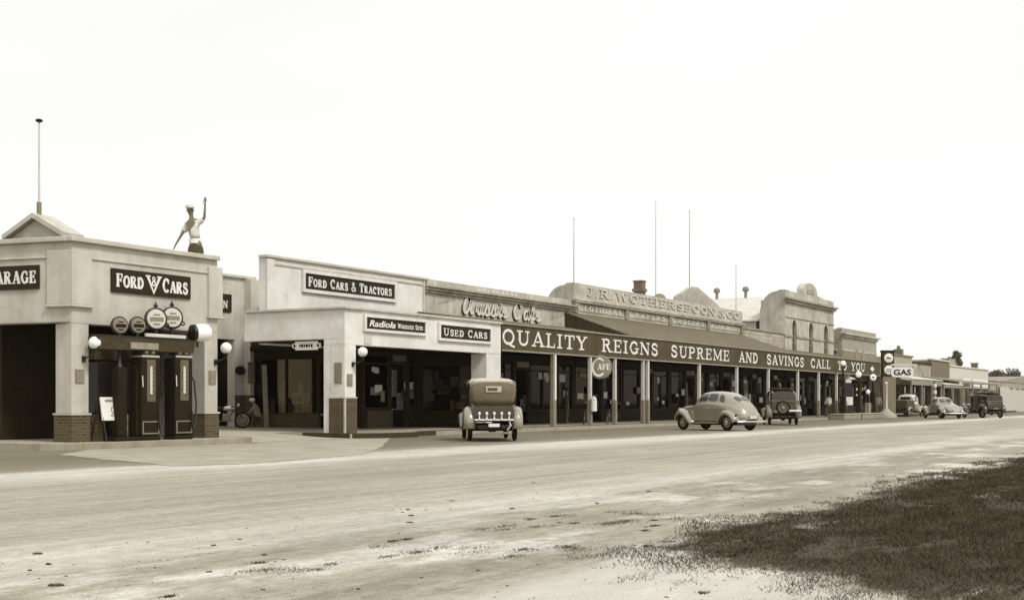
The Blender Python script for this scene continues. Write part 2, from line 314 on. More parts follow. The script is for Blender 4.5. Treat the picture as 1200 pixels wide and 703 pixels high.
# ---------------------------------------------------------------- ground
def groundmat():
    m = bpy.data.materials.new('sandy_ground'); m.use_nodes = True; t = m.node_tree; n = t.nodes; l = t.links.new; b = n['Principled BSDF']; b.inputs['Roughness'].default_value = .93
    g = n.new('ShaderNodeNewGeometry'); s = n.new('ShaderNodeSeparateXYZ'); l(g.outputs['Position'], s.inputs[0])
    def noise(scale, st=(1,1,1), det=6, ro=.6):
        mp = n.new('ShaderNodeMapping'); mp.inputs['Scale'].default_value = st; l(g.outputs['Position'], mp.inputs['Vector'])
        k = n.new('ShaderNodeTexNoise'); k.inputs['Scale'].default_value = scale; k.inputs['Detail'].default_value = det; k.inputs['Roughness'].default_value = ro; l(mp.outputs[0], k.inputs['Vector']); return k.outputs['Fac']
    def ma(op, a, b_=0.0, c=0.0):
        k = n.new('ShaderNodeMath'); k.operation = op
        for i, q in enumerate((a, b_, c)):
            if isinstance(q, (int, float)): k.inputs[i].default_value = q
            else: l(q, k.inputs[i])
        return k.outputs[0]
    def cl(a, lo, hi):
        k = n.new('ShaderNodeMapRange'); k.interpolation_type = 'SMOOTHSTEP'; l(a, k.inputs[0]); k.inputs[1].default_value = lo; k.inputs[2].default_value = hi; return k.outputs[0]
    def mixc(f, a, bb):
        k = n.new('ShaderNodeMix'); k.data_type = 'RGBA'
        l(f, k.inputs['Factor']) if not isinstance(f, float) else setattr(k.inputs['Factor'], 'default_value', f)
        for nm, q in (('A', a), ('B', bb)):
            if isinstance(q, tuple): k.inputs[nm].default_value = q
            else: l(q, k.inputs[nm])
        return k.outputs['Result']
    warp = noise(.35, (.35, 1, 1), 5); warp2 = noise(2.2, (.4, 1, 1), 6)
    t1 = ma('ADD', s.outputs['Y'], ma('MULTIPLY_ADD', warp, 2.2, -1.1)); t1 = ma('ADD', t1, ma('MULTIPLY_ADD', warp2, 1.3, -.65))
    r = n.new('ShaderNodeValToRGB'); l(ma('DIVIDE', t1, 40.0), r.inputs['Fac'])
    stops = [(0, .30), (3.5, .42), (5.5, .40), (6.9, .38), (7.6, .55), (8.2, .56), (9.2, .43), (12.5, .38), (15.6, .41), (17.0, .62), (18.2, .60), (19.0, .30), (20.5, .20), (24.0, .19), (26.0, .20), (36, .3)]
    els = r.color_ramp.elements
    els[0].position = 0; els[0].color = sepg(stops[0][1]); els[1].position = stops[-1][0]/40; els[1].color = sepg(stops[-1][1])
    for p, v in stops[1:-1]: e = els.new(p/40); e.color = sepg(v*.86)
    col = r.outputs['Color']
    # trodden mottling in the near verge: pale sand and darker dirt patches
    near = cl(ma('ADD', s.outputs['Y'], ma('MULTIPLY_ADD', warp, 3.0, -1.5)), 9.2, 5.8)
    nn = noise(1.1, (.55, 1, 1), 9, .68); patch = cl(nn, .47, .60)
    col = mixc(ma('MULTIPLY', ma('MULTIPLY', near, patch), .5), col, sepg(.22))
    pale = cl(noise(.75, (.5, 1, 1), 8, .62), .50, .62)
    col = mixc(ma('MULTIPLY', ma('MULTIPLY', near, pale), .7), col, sepg(.66))
    dirt = cl(noise(5.5, (.4, 1, 1), 8, .75), .53, .66)
    col = mixc(ma('MULTIPLY', ma('MULTIPLY', near, dirt), .6), col, sepg(.17))
    spk = cl(noise(13, (.45, 1, 1), 8, .8), .55, .66)
    col = mixc(ma('MULTIPLY', ma('MULTIPLY', near, spk), .6), col, sepg(.10))
    # long tyre streaks everywhere
    st = noise(2.4, (.03, 1, 1), 8, .68); k = n.new('ShaderNodeMapRange'); l(st, k.inputs[0]); k.inputs[1].default_value = .3; k.inputs[2].default_value = .7; k.inputs[3].default_value = .76; k.inputs[4].default_value = 1.22
    bl = noise(.5, (.5, 1, 1), 8, .7); k2 = n.new('ShaderNodeMapRange'); l(bl, k2.inputs[0]); k2.inputs[1].default_value = .3; k2.inputs[2].default_value = .7; k2.inputs[3].default_value = .82; k2.inputs[4].default_value = 1.18
    gr = noise(45, (1, 1, 1), 4, .7); k3 = n.new('ShaderNodeMapRange'); l(gr, k3.inputs[0]); k3.inputs[1].default_value = .3; k3.inputs[2].default_value = .7; k3.inputs[3].default_value = .70; k3.inputs[4].default_value = 1.28
    gm = noise(7, (.8, 1, 1), 6, .7); k4 = n.new('ShaderNodeMapRange'); l(gm, k4.inputs[0]); k4.inputs[1].default_value = .3; k4.inputs[2].default_value = .7; k4.inputs[3].default_value = .78; k4.inputs[4].default_value = 1.2
    mul = ma('MULTIPLY', ma('MULTIPLY', k.outputs[0], k2.outputs[0]), ma('MULTIPLY', k3.outputs[0], k4.outputs[0]))
    vm = n.new('ShaderNodeVectorMath'); vm.operation = 'SCALE'; l(col, vm.inputs[0]); l(mul, vm.inputs['Scale']); col = vm.outputs[0]
    # grassed soil
    gn = noise(1.3, (.6, 1, 1), 9, .7); gnn = ma('MULTIPLY_ADD', gn, 1.6, -.8)
    g1 = cl(ma('ADD', ma('SUBTRACT', 4.50, s.outputs['Y']), gnn), -.12, .30)
    d2 = ma('ADD', ma('SUBTRACT', ma('MULTIPLY_ADD', s.outputs['Y'], -.6, s.outputs['X']), 7.05), ma('MULTIPLY', gnn, 1.5))
    g2 = cl(d2, -.1, .4)
    bare = cl(noise(.9, (.3, 1.3, 1), 8, .7), .52, .66)
    gm_ = ma('MULTIPLY', ma('MULTIPLY', g1, g2), ma('MULTIPLY_ADD', bare, -.5, 1))
    col = mixc(gm_, col, sepg(.05))
    sand = ma('MULTIPLY', ma('MULTIPLY', cl(s.outputs['Y'], 4.6, 4.0), cl(d2, .1, -.5)), .65)
    col = mixc(sand, col, sepg(.62))
    l(col, b.inputs['Base Color'])
    bp = n.new('ShaderNodeBump'); bp.inputs['Strength'].default_value = .8; bp.inputs['Distance'].default_value = .04
    h = ma('ADD', ma('MULTIPLY', gr, .25), ma('ADD', gm, ma('MULTIPLY', nn, 1.5))); l(h, bp.inputs['Height']); l(bp.outputs['Normal'], b.inputs['Normal'])
    return m
GM = groundmat()
tag(MB().grid([[(x, y, 0) for x in (-300, -40, 0, 60, 160, 1700)] for y in (-400, -30, 0, 40, 120, 1300)]).build('ground', GM), kind='structure')
tag(MB().grid([[(x, y, z) for x in (-300, 0, 60, 600)] for y, z in ((8.4, .0006), (9.4, .004), (15.6, .004), (16.6, .0006))]).build('road', GM), kind='structure')

s_gl = sx(84, T0); s_gr = sx(255, T0)                 # garage front
s_c = sx(404, T0); s_ce = sx(587, T0); s_p = sx(313, T1)
s_v1 = sx(1031, T0)
LD = Vector((-.179, .984, 0)).normalized()            # direction of the garage's side face, going back
# pavement slabs with kerbs
def slab_poly(name, pts, z, m, z0=-.1, parent=None):
    return MB().prism(frame((0,0,0), (1,0,0), (0,1,0)), pts, z0, z).build(name, m, parent)
c0 = Vector((s_gl, T0, 0)); cb = c0 + LD*14
fc = [(c0.x-.9, T0-.25), (c0.x-.35, T0-.75)] + [(s_gr+.2+.75*math.sin(q), T0-.75+.75-.75*math.cos(q)) for q in (0,.4,.8,1.2,1.57)] + [(s_gr+.95, T0+1.6), (s_gr+.4, 38), (cb.x-.9, cb.y), (c0.x-1.25, T0+1.5)]
tag(slab_poly('garage_forecourt', fc, PV, M['concrete']), kind='structure')
kp = [(c0.x-1.35, T0+1.5), (c0.x-1.0, T0-.3), (c0.x-.4, T0-.87), (s_gr+.2, T0-.87)]
def kerb_run(name, pts, m=None):
    k = MB()
    for (x0, y0), (x1, y1) in zip(pts, pts[1:]):
        d = Vector((x1-x0, y1-y0, 0)); k.obox(frame((x0, y0, 0), d, (0,0,1)), -.01, d.length+.01, -.1, PV+.012, -.06, .06)
    return tag(k.build(name, m or M['kerb'], bevel=.02), kind='structure')
kerb_run('garage_kerb', [(cb.x-1.2, cb.y), (c0.x-1.45, T0+1.8), (c0.x-1.15, T0-.2), (c0.x-.75, T0-.65), (c0.x-.35, T0-.81)] + [(s_gr+.2+.8*math.sin(q), T0-.01-.8*math.cos(q)) for q in (0,.4,.8,1.2,1.57)] + [(s_gr+1.0, T0+1.6)])
# drive between the garage and the showroom
dr = MB(); dr.grid([[(x, y, z) for x in np.linspace(s_gr+.3, 45, 8)] for y, z in ((T0-.5, .012), (T0+.6, .03), (T0+3.2, PV+.006), (39, PV+.008))])
tag(dr.build('driveway', mat('drive_gravel', .39, amp=.25, scale=1.4, fine=25, bump=.4)), kind='structure')
ap0 = [tuple(G(px, HC*F/(py-HY)).xy) for px, py in ((72,533),(120,538),(205,546),(300,543),(380,536),(425,532),(445,525))] + [(s_c+.9, T0-1.3), (s_c+.2, T0-1.1)]; ap = []; ra = random.Random(8)
for (xa, ya), (xb, yb) in zip(ap0, ap0[1:]):
    for i in range(12): ap.append((xa+(xb-xa)*i/12+ra.uniform(-.05,.05), ya+(yb-ya)*i/12+ra.uniform(-.06,.06)))
ap += [(s_c-.36, T0-.45), (s_gr+1.0, T0-.45), (s_gr+1.0, T0-.85), (s_gr+.3, T0-.95), (c0.x-.3, T0-.95)]
tag(MB().prism(frame((0,0,.005), (1,0,0), (0,1,0)), ap, 0, .003).build('concrete_apron', mat('apron_concrete', .35, amp=.28, scale=.9, fine=30, stain=.3)), kind='structure')
vp = [(s_c-.35, T0-.5), (s_c+.5, T0-1.2), (s_c+2.4, T0-1.25), (s_c+3.6, T0-.55), (170, T0-.35), (170, 33), (s_c-.35, 33)]
tag(slab_poly('pavement', vp, PV-.01, mat('footpath_concrete', .33, amp=.3, scale=.8, fine=30, stain=.3)), kind='structure')
kerb_run('street_kerb', [(s_c-.35, T0+1.5), (s_c-.35, T0-.4), (s_c+.4, T0-1.2), (s_c+2.4, T0-1.25), (s_c+3.6, T0-.55), (s_c+6, T0-.42), (80, T0-.40), (168, T0-.40)], M['timber'])

# ---------------------------------------------------------------- garage building on the corner
gb = thing('garage_building', 'rendered corner garage with a gabled roof behind its parapet and brick based pillars', 'building', (s_gl, T0, 0))
Hg = zr(.139, T0)-.13; zo = zx(104, 380, T0); zd = zx(84, 484, T0)     # parapet, opening head, dado top
pw = sx(104, T0) - s_gl
e0 = sx(240, T0)
mb = MB()
mb.box(s_gl, s_gr, T0, T0+.45, zo, Hg)
fl = frame(c0, -LD, (0,0,1))          # left face: u runs towards the corner, n outwards
mb.obox(fl, -14, -.02, zo+.03, Hg, -.45, 0)
mb.box(s_gr-.4, s_gr, T0+.45, 38, PV, Hg-.3)
mb.obox(fl, -14, -13.6, PV, Hg-.4, -6, -.02)
mb.box(s_gl-.9, s_gr-.4, 37.2, 37.6, PV, Hg-.4)
mb.build('wall', M['render'], gb, world=True, bevel=.02)
def pillar(u0, u1, t, dep, zt, name='pillar', par=gb, zdd=zd, m='render', fr=None):
    p = MB().box(u0, u1, t, t+dep, zdd, zt).build(name, M[m], par, world=True, bevel=.015)
    MB().box(u0-.03, u1+.03, t-.03, t+dep+.03, PV, zdd-.05).build('brick_dado', M['brick'], p, world=True)
    MB().box(u0-.05, u1+.05, t-.05, t+dep+.05, zdd-.05, zdd).build('dado_cap', M['coping'], p, world=True)
    return p
pillar(s_gl+.0, s_gl+pw, T0+.0, .62, zo-.002)
pillar(e0, s_gr, T0+.0, .62, zo-.002)
pm = MB(); pm.obox(fl, -5.6, -5.0, PV, zo+.03, -.5, 0); pm.obox(fl, -12, -11.4, PV, zo+.03, -.5, 0); pm.build('pillar', M['render'], gb, world=True)
# raised pilaster panels above both pillars
mb = MB(); zc = zx(104, 358, T0)
mb.box(s_gl-.06, s_gl+pw+.06, T0-.07, T0-.003, zc, Hg-.22); mb.obox(fl, -.75, .0, zc, Hg-.22, .003, .07); mb.build('pilaster', M['render'], gb, world=True, bevel=.02); mb = MB()
a0, a1 = sx(243, T0), sx(259, T0)
mb.box(a0, a1, T0-.08, T0+.2, zx(250, 371, T0), zx(250, 313, T0)); 
mb.build('pilaster', M['render'], gb, world=True, bevel=.02)
mb = MB(); mb.box(s_gl-.09, s_gl+pw+.09, T0-.11, T0-.002, zc-.07, zc); mb.obox(fl, -.8, .03, zc-.07, zc, .003, .11)
mb.box(s_gl-.12, s_gr-.02, T0-.14, T0+.5, Hg, Hg+.13); mb.obox(fl, -14, -.1, Hg+.001, Hg+.131, -.5, .14)
mb.box(s_gl-.05, a0+.0, T0-.05, T0-.001, Hg-.42, Hg-.36); mb.obox(fl, -14, -.02, Hg-.42, Hg-.36, .002, .05)
mb.box(a0-.04, a1+.04, T0-.13, T0+.2, zx(250, 371, T0)-.06, zx(250, 371, T0))
mb.build('coping', M['coping'], gb, world=True, bevel=.02)
MB().box(s_gl+.1, s_gr-.45, T0+.5, 37.1, Hg-1.0, Hg-.85).build('roof', M['interior'], gb, world=True)
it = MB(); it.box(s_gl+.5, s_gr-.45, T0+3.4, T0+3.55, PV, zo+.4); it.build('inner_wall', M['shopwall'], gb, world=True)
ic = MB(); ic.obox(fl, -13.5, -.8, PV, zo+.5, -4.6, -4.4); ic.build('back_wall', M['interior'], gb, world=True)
# gable over the side face
gx0, gxa, gx1 = -42, 43, 72
fg = frame(c0 + LD*.0, -LD, (0,0,1))
def fu(px, n=-2.2):    # u coordinate on a plane n metres inside the side face
    Dd = W((px-CX)/F, 1.0); O = c0 + fl[3]*n; # solve O + U u = k*Dd
    A = np.array([[fl[1].x, -Dd.x], [fl[1].y, -Dd.y]]); r = np.linalg.solve(A, -np.array([O.x, O.y])); return r[0], r[1]
def fz(px, py, n=-2.2): return HC + (HY-py)/F * fu(px, n)[1]
ua, ul, ur = fu(43)[0], fu(-42)[0], fu(74)[0]; ur2 = ua + (ua-ul)*.9
za = fz(43, 257); zl = fz(74, 276)
k = MB(); k.prism(fg, [(2*ua-ur, zl-1.0), (ur, zl-1.0), (ur, zl), (ua, za), (2*ua-ur, zl)], -2.4, -2.2); k.build('gable', M['render'], gb, world=True)
k = MB(); sl_ = (za-zl)/(ur-ua)
for sg in (1, -1):
    k.prism(fg, [(ua, za+.02), (ua, za+.16), (ua+sg*(ur-ua+.15), zl-.15*sl_+.16), (ua+sg*(ur-ua+.15), zl-.15*sl_+.02)], -2.9, -2.0)
k.build('gable_roof', M['coping'], gb, world=True)
bigr = MB(); pz = fz(5, 264, -5)
bigr.prism(fg, [(ua-3.2, za-1.0), (ua-1.7, pz-.1), (ua-5.7, pz-.1), (ua-7.5, za-1.0)], -12, -3.0); bigr.bm.free()

def sign(name, label, fr, w_, h_, text, m='sign', border=0.0, small=1.0, tm='letter', pad=.06, vpad=.2, th=.05, fn='slab', group=None, bold=.012, wm=1.0):
    t = thing(name, label, 'sign', tuple(fr[0]), group=group)
    if border:
        q = MB(); b_ = border
        for a in ((-b_, w_+b_, h_, h_+b_), (-b_, w_+b_, -b_, 0), (-b_, 0, 0, h_), (w_, w_+b_, 0, h_)): q.obox(fr, a[0], a[1], a[2], a[3], 0, th+.05)
        q.build('frame', M['render2'], t, world=True, bevel=.01)
    MB().obox(fr, 0, w_, 0, h_, 0, th).build('panel', M[m], t, world=True)
    if text:
        f2 = (fr[0] + fr[3]*(th+.002), fr[1], fr[2], fr[3])
        if fn == 'slab': q = MB(); slab(q, f2, text, pad*w_, w_*(1-pad), h_*vpad, h_*(1-2*vpad), 0, .012, small, wmul=wm); q.build('lettering', M[tm], t, world=True)
        else: sans('lettering', text, f2, pad*w_, w_*(1-pad), h_*vpad, h_*(1-2*vpad), M[tm], t, .014, bold)
    return t
def pxsign(name, label, p0, p1, yt, yb, t, text, **kw):   # board on a street-parallel wall seen between px p0..p1
    a, b = sx(p0, t), sx(p1, t); return sign(name, label, sfr(t, zx(p0, yb, t), a), b-a, zx(p0, yt, t) - zx(p0, yb, t), text, **kw)
ts = T0-.01
v8 = pxsign('dealer_sign', 'dark board with pale words FORD V8 CARS on the corner garage front', 129.5, 222, 314, 342, ts, '')
w_ = sx(222, ts)-sx(129.5, ts); h_ = zx(129.5, 314, ts)-zx(129.5, 342, ts); fv = sfr(ts-.053, zx(129.5, 342, ts), sx(129.5, ts))
q = MB(); slab(q, fv, 'FORD', .05*w_, .385*w_, .24*h_, .56*h_, 0, .012, .86, wmul=1.1, gap=.06); slab(q, fv, 'CARS', .625*w_, .955*w_, .20*h_, .60*h_, 0, .012, .84, wmul=1.1, gap=.06); q.build('lettering', M['letter'], v8, world=True)
q = MB(); vx = .51*w_; hw = .085*w_
ribbon(q, fv, [(vx-hw*.9, .83*h_), (vx, .12*h_), (vx+hw*.9, .83*h_)], .09, 0, 0, 1, 1, 0, .016); q.obox(fv, vx-hw*1.2, vx-hw*.5, .80*h_, .86*h_, 0, .018); q.obox(fv, vx+hw*.5, vx+hw*1.2, .80*h_, .86*h_, 0, .018)
slab(q, fv, '8', vx-.075, vx+.075, .42*h_, .40*h_, 0, .02)
q.build('emblem', M['letter'], v8, world=True)
gz = lambda px, py: fz(px, py, 0)
gu1 = fu(47, .0)[0]; gu0 = fu(-15, .0)[0]; gzb, gzt = gz(47, 338.5), gz(47, 310.5)
sign('garage_sign', 'dark board reading GARAGE on the side face of the corner garage', (c0 + fl[3]*.01 + fl[1]*gu0 + Vector((0,0,gzb)), fl[1], fl[2], fl[3]), gu1-gu0, gzt-gzb, 'GARAGE', wm=1.05, vpad=.24, pad=.04)
# wall lamps and enamel plaques
def wall_lamp(px, py, t, label):
    z = zx(px, py, t); s = sx(px, t); L_ = thing('wall_lamp', label, 'lamp', (s, t, z), group='globe lamps on brackets')
    MB().sphere((0, -.42, 0), .165, 18).build('globe', M['globe'], L_, smooth=True)
    b = MB(); b.tube([(0, 0, -.42), (0, -.12, -.38), (0, -.3, -.33), (0, -.42, -.28), (0, -.42, -.17)], .022, 8); b.lathe((0, -.42, -.21), (0,0,1), [(0,.05),(.05,.075),(.07,.06)], 12)
    b.box(-.05, .05, -.03, .02, -.5, -.34); b.build('bracket', M['black'], L_, smooth=True); return L_
wall_lamp(98, 402, T0-.02, 'white globe lamp on the corner pillar of the garage')
wall_lamp(252.5, 408, T0-.02, 'white globe lamp on the right pillar of the garage')
wall_lamp(413.5, 412.5, T0-.02, 'white globe lamp on the showroom pillar by the driveway')
def plaque(label, p0, p1, y0, y1, t, fr=None, lines=4):
    a, b = sx(p0, t), sx(p1, t); z0 = zx(p0, y1, t); z1 = zx(p0, y0, t); T = thing('enamel_plaque', label, 'sign', (a, t, z0), group='small plaques on the pillars')
    f = sfr(t, z0, a) if fr is None else fr
    MB().obox(f, 0, b-a, 0, z1-z0, 0, .03).build('plate', M['grey'], T, world=True)
    q = MB(); hh = (z1-z0)
    for i in range(lines): q.obox(f, .12*(b-a), (b-a)*(.88-.1*(i % 2)), hh*(.1+.8*i/lines), hh*(.1+.8*i/lines)+hh*.45/lines, .03, .036)
    q.build('raised_bars', M['midw'], T, world=True); return T
plaque('small plaque on the corner pillar of the garage', 88, 98, 432.5, 448.5, T0-.003)
plaque('small plaque on the right pillar of the garage', 244.5, 252.5, 434, 450, T0-.003)
plaque('small plaque below the showroom pillar lamp', 406.5, 412.5, 438, 452, T0-.003)
# petrol pumps between the pillars
def pump(px, label, big=True, dx=0):
    t = T0-.35 if big else T0-.32; s = sx(px, t); P = thing('petrol_pump', label, 'petrol pump', (s, t, PV), group='petrol pumps in the garage front')
    H = (zx(px, 373, t) - PV) if big else (zx(px, 381.5, t) - PV)
    hc = zx(px, 430, t) - PV
    b = MB(); b.box(-.34, .34, -.26, .26, 0, .12); b.box(-.34, .34, -.22, .22, .12, hc+.25) if big else b.box(-.16, .16, -.14, .14, .12, hc)
    b.build('cabinet', M['dark'], P, bevel=.04)
    if big:
        b = MB(); b.box(-.24, .24, -.16, .16, hc+.32, H-.62); b.build('upper_case', M['timber'], P, bevel=.05)
        MB().box(-.32, .32, -.24, .24, hc+.25, hc+.32).build('cornice', M['chrome'], P, bevel=.02)
        q = MB(); q.box(-.30, .30, -.235, -.222, .5, .53); q.box(-.30, .30, -.235, -.222, .18, .21); q.box(-.30, -.27, -.235, -.222, .21, .5); q.box(.27, .30, -.235, -.222, .21, .5); q.build('base_moulding', M['grey'], P)
        for xx in (-.12, .12): MB().lathe((xx, -.17, hc+.36), (0,0,1), [(0,.05),(.02,.06),(.30,.06),(.32,.05)], 12).build('sight_glass', M['grey'], P, smooth=True)
        MB().tube([(-.3,-.2,hc-.25),(-.36,-.28,hc-.25),(-.36,-.30,hc-.55)], .02, 8).build('crank_handle', M['chrome'], P, smooth=True)
        MB().box(-.14, .18, -.225, -.2, hc-.95, hc+.2).build('door_panel', mat('pump_panel', .13, amp=.2), P, bevel=.01)
        g = MB(); g.box(-.035, .035, -.245, -.226, hc-.75, hc+.02)
        for i in range(6): g.box(-.06, .06, -.25, -.243, hc-.72+.12*i, hc-.70+.12*i)
        g.build('gauge', M['cream'], P)
        MB().tube([(.30, -.1, hc-.1), (.42, -.2, hc-.4), (.48, -.22, .95), (.42, -.24, .45), (.30, -.26, .28), (.24, -.27, .5), (.27, -.27, .8)], .024, 8).build('hose', M['black'], P, smooth=True)
        MB().tube([(0,0,H-.64), (0,0,H-.3)], .05, 8).build('stem', M['black'], P)
        R = .30
    else:
        MB().lathe((0,0,hc), (0,0,1), [(0,.12),(.1,.05),(H-hc-.2,.045)], 16).build('cylinder', M['black'], P, smooth=True); R = .235
    dr_ = Vector((-.42, -.9, 0)).normalized() if big else Vector((-.3, -.95, 0)).normalized()
    gl = MB().lathe(Vector((0,0,H)) - dr_*.09, dr_, [(0,R*.5),(.01,R*.86),(.05,R*.9),(.13,R*.9),(.17,R*.84),(.185,R*.4)], 28).build('globe', M['cream'] if big else M['grey'], P, smooth=True)
    MB().torus((0,0,H), dr_, R*.95, R*.14, 32, 8).build('globe_ring', M['black'], P, smooth=True)
    fz_ = frame(Vector((0,0,H)) + dr_*.097, Vector((0,0,1)).cross(dr_), (0,0,1)); q = MB()
    q.obox(fz_, -R*.62, R*.62, -R*.2, R*.16, 0, .008); q.obox(fz_, -R*.3, R*.3, R*.34, R*.46, 0, .008); q.obox(fz_, -R*.3, R*.3, -R*.52, -R*.4, 0, .008)
    q.build('globe_band', M['grey'] if big else M['dark'], P)
    if big:
        side = Vector((0,0,1)).cross(dr_); c = MB()
        for sg in (1, -1): c.torus(Vector((0,0,H)) + side*(sg*R*1.05) + Vector((0,0,-R*.5)), dr_, R*.16, .02, 12, 6)
        c.sphere((0,0,H+R*1.22), R*.2, 10); c.cyl((0,0,H+R*1.3), (0,0,H+R*1.62), .03, .01, 8); c.build('crest', M['black'], P, smooth=True)
    return P
pump(170, 'left of the two tall petrol pumps with crested globe and white gauge'); bpy.data.objects
pump(209, 'right of the two tall petrol pumps with crested globe and white gauge')
pump(140, 'dark slender petrol pump nearest the corner pillar with a plain round globe', False)
pump(161, 'dark slender petrol pump beside the crested pumps with a paler round globe', False)
# the crested globes lean together in the photograph: the tops stand on a short cross bar
for P in [o for o in bpy.data.objects if o.get('category') == 'petrol pump' and 'crested globe and' in o['label']]:
    shift = (sx(182.5, T0-.35) - sx(170, T0-.35)) if P['label'].startswith('left') else (sx(201.5, T0-.35) - sx(209, T0-.35))
    for ch in P.children:
        if ch.name.split('.')[0] in ('globe', 'globe_ring', 'globe_band', 'crest'): ch.location.x += shift
        if ch.name.split('.')[0] == 'stem':
            ch.location.x += shift
br = thing('lamp_rail', 'horizontal rail with strip lights over the petrol pumps', 'rail', (sx(150, T0-.5), T0-.5, zx(150, 392, T0-.5)))
rl = sx(222, T0-.5) - sx(150, T0-.5)
MB().box(-1.1, rl+.1, -.08, .3, -.42, -.10).build('beam', M['timber'], br, bevel=.01)
MB().box(.55, rl-.25, -.12, -.04, -.03, .06).build('strip', M['cream'], br, bevel=.01); MB().box(.0, 1.0, -.11, -.085, -.38, -.2).build('label_strip', M['midw'], br)
MB().box(-1.05, rl+.12, -.05, .25, -.10, -.04).build('shelf', M['black'], br)
dl = thing('drum_lamp', 'white drum shaped lamp with dark face on the rail above the pumps', 'lamp', (sx(227, T0-.5), T0-.5, zx(227, 390, T0-.5)))
ax = Vector((.93, -.3, .06))
MB().lathe((0,0,0), ax, [(-.02,.20),(.0,.235),(.30,.26),(.42,.24),(.5,.16)], 24).build('drum', M['globe'], dl, smooth=True)
MB().lathe((0,0,0), ax, [(-.08,.17),(-.06,.235),(.03,.245),(.04,.2)], 24).build('face_rim', M['black'], dl, smooth=True)
MB().cyl((.15,0,-.4), (.15,0,-.15), .03).build('bracket', M['black'], dl)
# oil cabinet, board
oc = thing('oil_cabinet', 'dark steel oil cabinet on legs between the corner pillar and the pumps', 'cabinet', (sx(128, T0+.5), T0+.5, PV))
zt_ = zx(128, 424, T0+.5)-PV
MB().box(-.55, .62, -.2, .25, .75, zt_).build('case', M['black'], oc, bevel=.03)
b = MB(); [b.cyl((x, y, 0), (x, y, .8), .03) for x in (-.5, .57) for y in (-.15, .2)]; b.build('leg', M['black'], oc)
MB().box(.15, .36, -.23, -.2, zt_-.28, zt_-.2).build('name_plate', M['white'], oc)
MB().box(-.62, .7, -.12, .2, zt_+.05, zt_+.75).build('signboard', M['timber'], oc)
q = MB(); q.box(-.02, .12, -.15, -.12, zt_+.35, zt_+.6); q.box(.42, .55, -.15, -.12, zt_+.35, zt_+.6); q.build('price_card', M['cream'], oc)
wb = thing('placard', 'white placard leaning on a dark stand beneath the oil cabinet', 'sign', (sx(131, T0-.3), T0-.3, PV), rz=.12)
pz0, pz1 = zx(131, 492.5, T0-.3)-PV, zx(131, 465, T0-.3)-PV
f = frame((0,0,pz0), (1,0,0), (0,.14,1)); MB().obox(f, -.36, .36, 0, pz1-pz0, -.02, .02).build('board', M['white'], wb, bevel=.005)
q = MB(); q.obox(f, -.2, .1, .5, .56, .021, .03); ribbon(q, f, arc(.12, .28, .12, .1, 0, 300), .03, 0, 0, 1, 1, .021, .03); q.obox(f, -.05, .25, .12, .15, .021, .03); q.build('printing', M['grey'], wb)
q = MB()
for x in (-.33, .33): q.cyl((x, -.12, 0), (x, .12, pz1-.02), .022); q.cyl((x, .4, 0), (x, .12, pz1), .02)
q.build('stand', M['black'], wb)
for i, (px, lab) in enumerate(((143, 'grey oil drum beside the white placard'), (112, 'dark oil drum at the foot of the corner pillar'))):
    d = thing('oil_drum', lab, 'drum', (sx(px, T0+.1), T0+.1, PV)); r = .2
    MB().lathe((0,0,0), (0,0,1), [(0,r),(.25,r),(.27,r+.015),(.29,r),(.5,r),(.52,r+.015),(.54,r),(.72,r),(.73,r-.02)], 20).build('barrel', M['timber' if i else 'grey'], d, smooth=True)
    MB().tube([(0,0,.72), (0,0,.95), (.1,0,1.0), (.16,0,.9)], .02, 8).build('hand_pump', M['cream' if not i else 'black'], d, smooth=True)
# flagpole
def pole(label, px, yb, yt, t, r=.045, top='ball', name='flagpole'):
    s = sx(px, t); z0, z1 = zx(px, yb, t), zx(px, yt, t); P = thing(name, label, 'flagpole', (s, t, z0), group='poles above the roofs')
    MB().tube([(0,0,0), (0,0,(z1-z0))], [r, r*.55], 8).build('mast', M['cream' if top != 'thin' else 'midw'], P, smooth=True)
    if top == 'disk': MB().lathe((0,0,z1-z0-.02), (0,0,1), [(0,.05),(.03,.14),(.07,.14),(.10,.04)], 14).build('finial', M['dark'], P, smooth=True); MB().cyl((0,0,0), (0,0,.45), r*1.5).build('collar', M['grey'], P)
    else: MB().sphere((0,0,z1-z0), r*1.1, 8).build('finial', M['grey'], P, smooth=True)
    return P
gp = c0 + fl[3]*-2.3 + fl[1]*ua
fp = thing('flagpole', 'pale flagpole with dark disc finial on the garage gable', 'flagpole', (gp.x, gp.y, za+.1), group='poles above the roofs')
hp = fz(43, 143, -2.3) - za - .1
MB().tube([(0,0,0), (0,0,hp)], [.035, .022], 8).build('mast', M['cream'], fp, smooth=True)
MB().lathe((0,0,hp-.02), (0,0,1), [(0,.05),(.03,.10),(.07,.10),(.10,.03)], 14).build('finial', M['dark'], fp, smooth=True)
MB().cyl((0,0,0), (0,0,.4), .07).build('collar', M['grey'], fp)

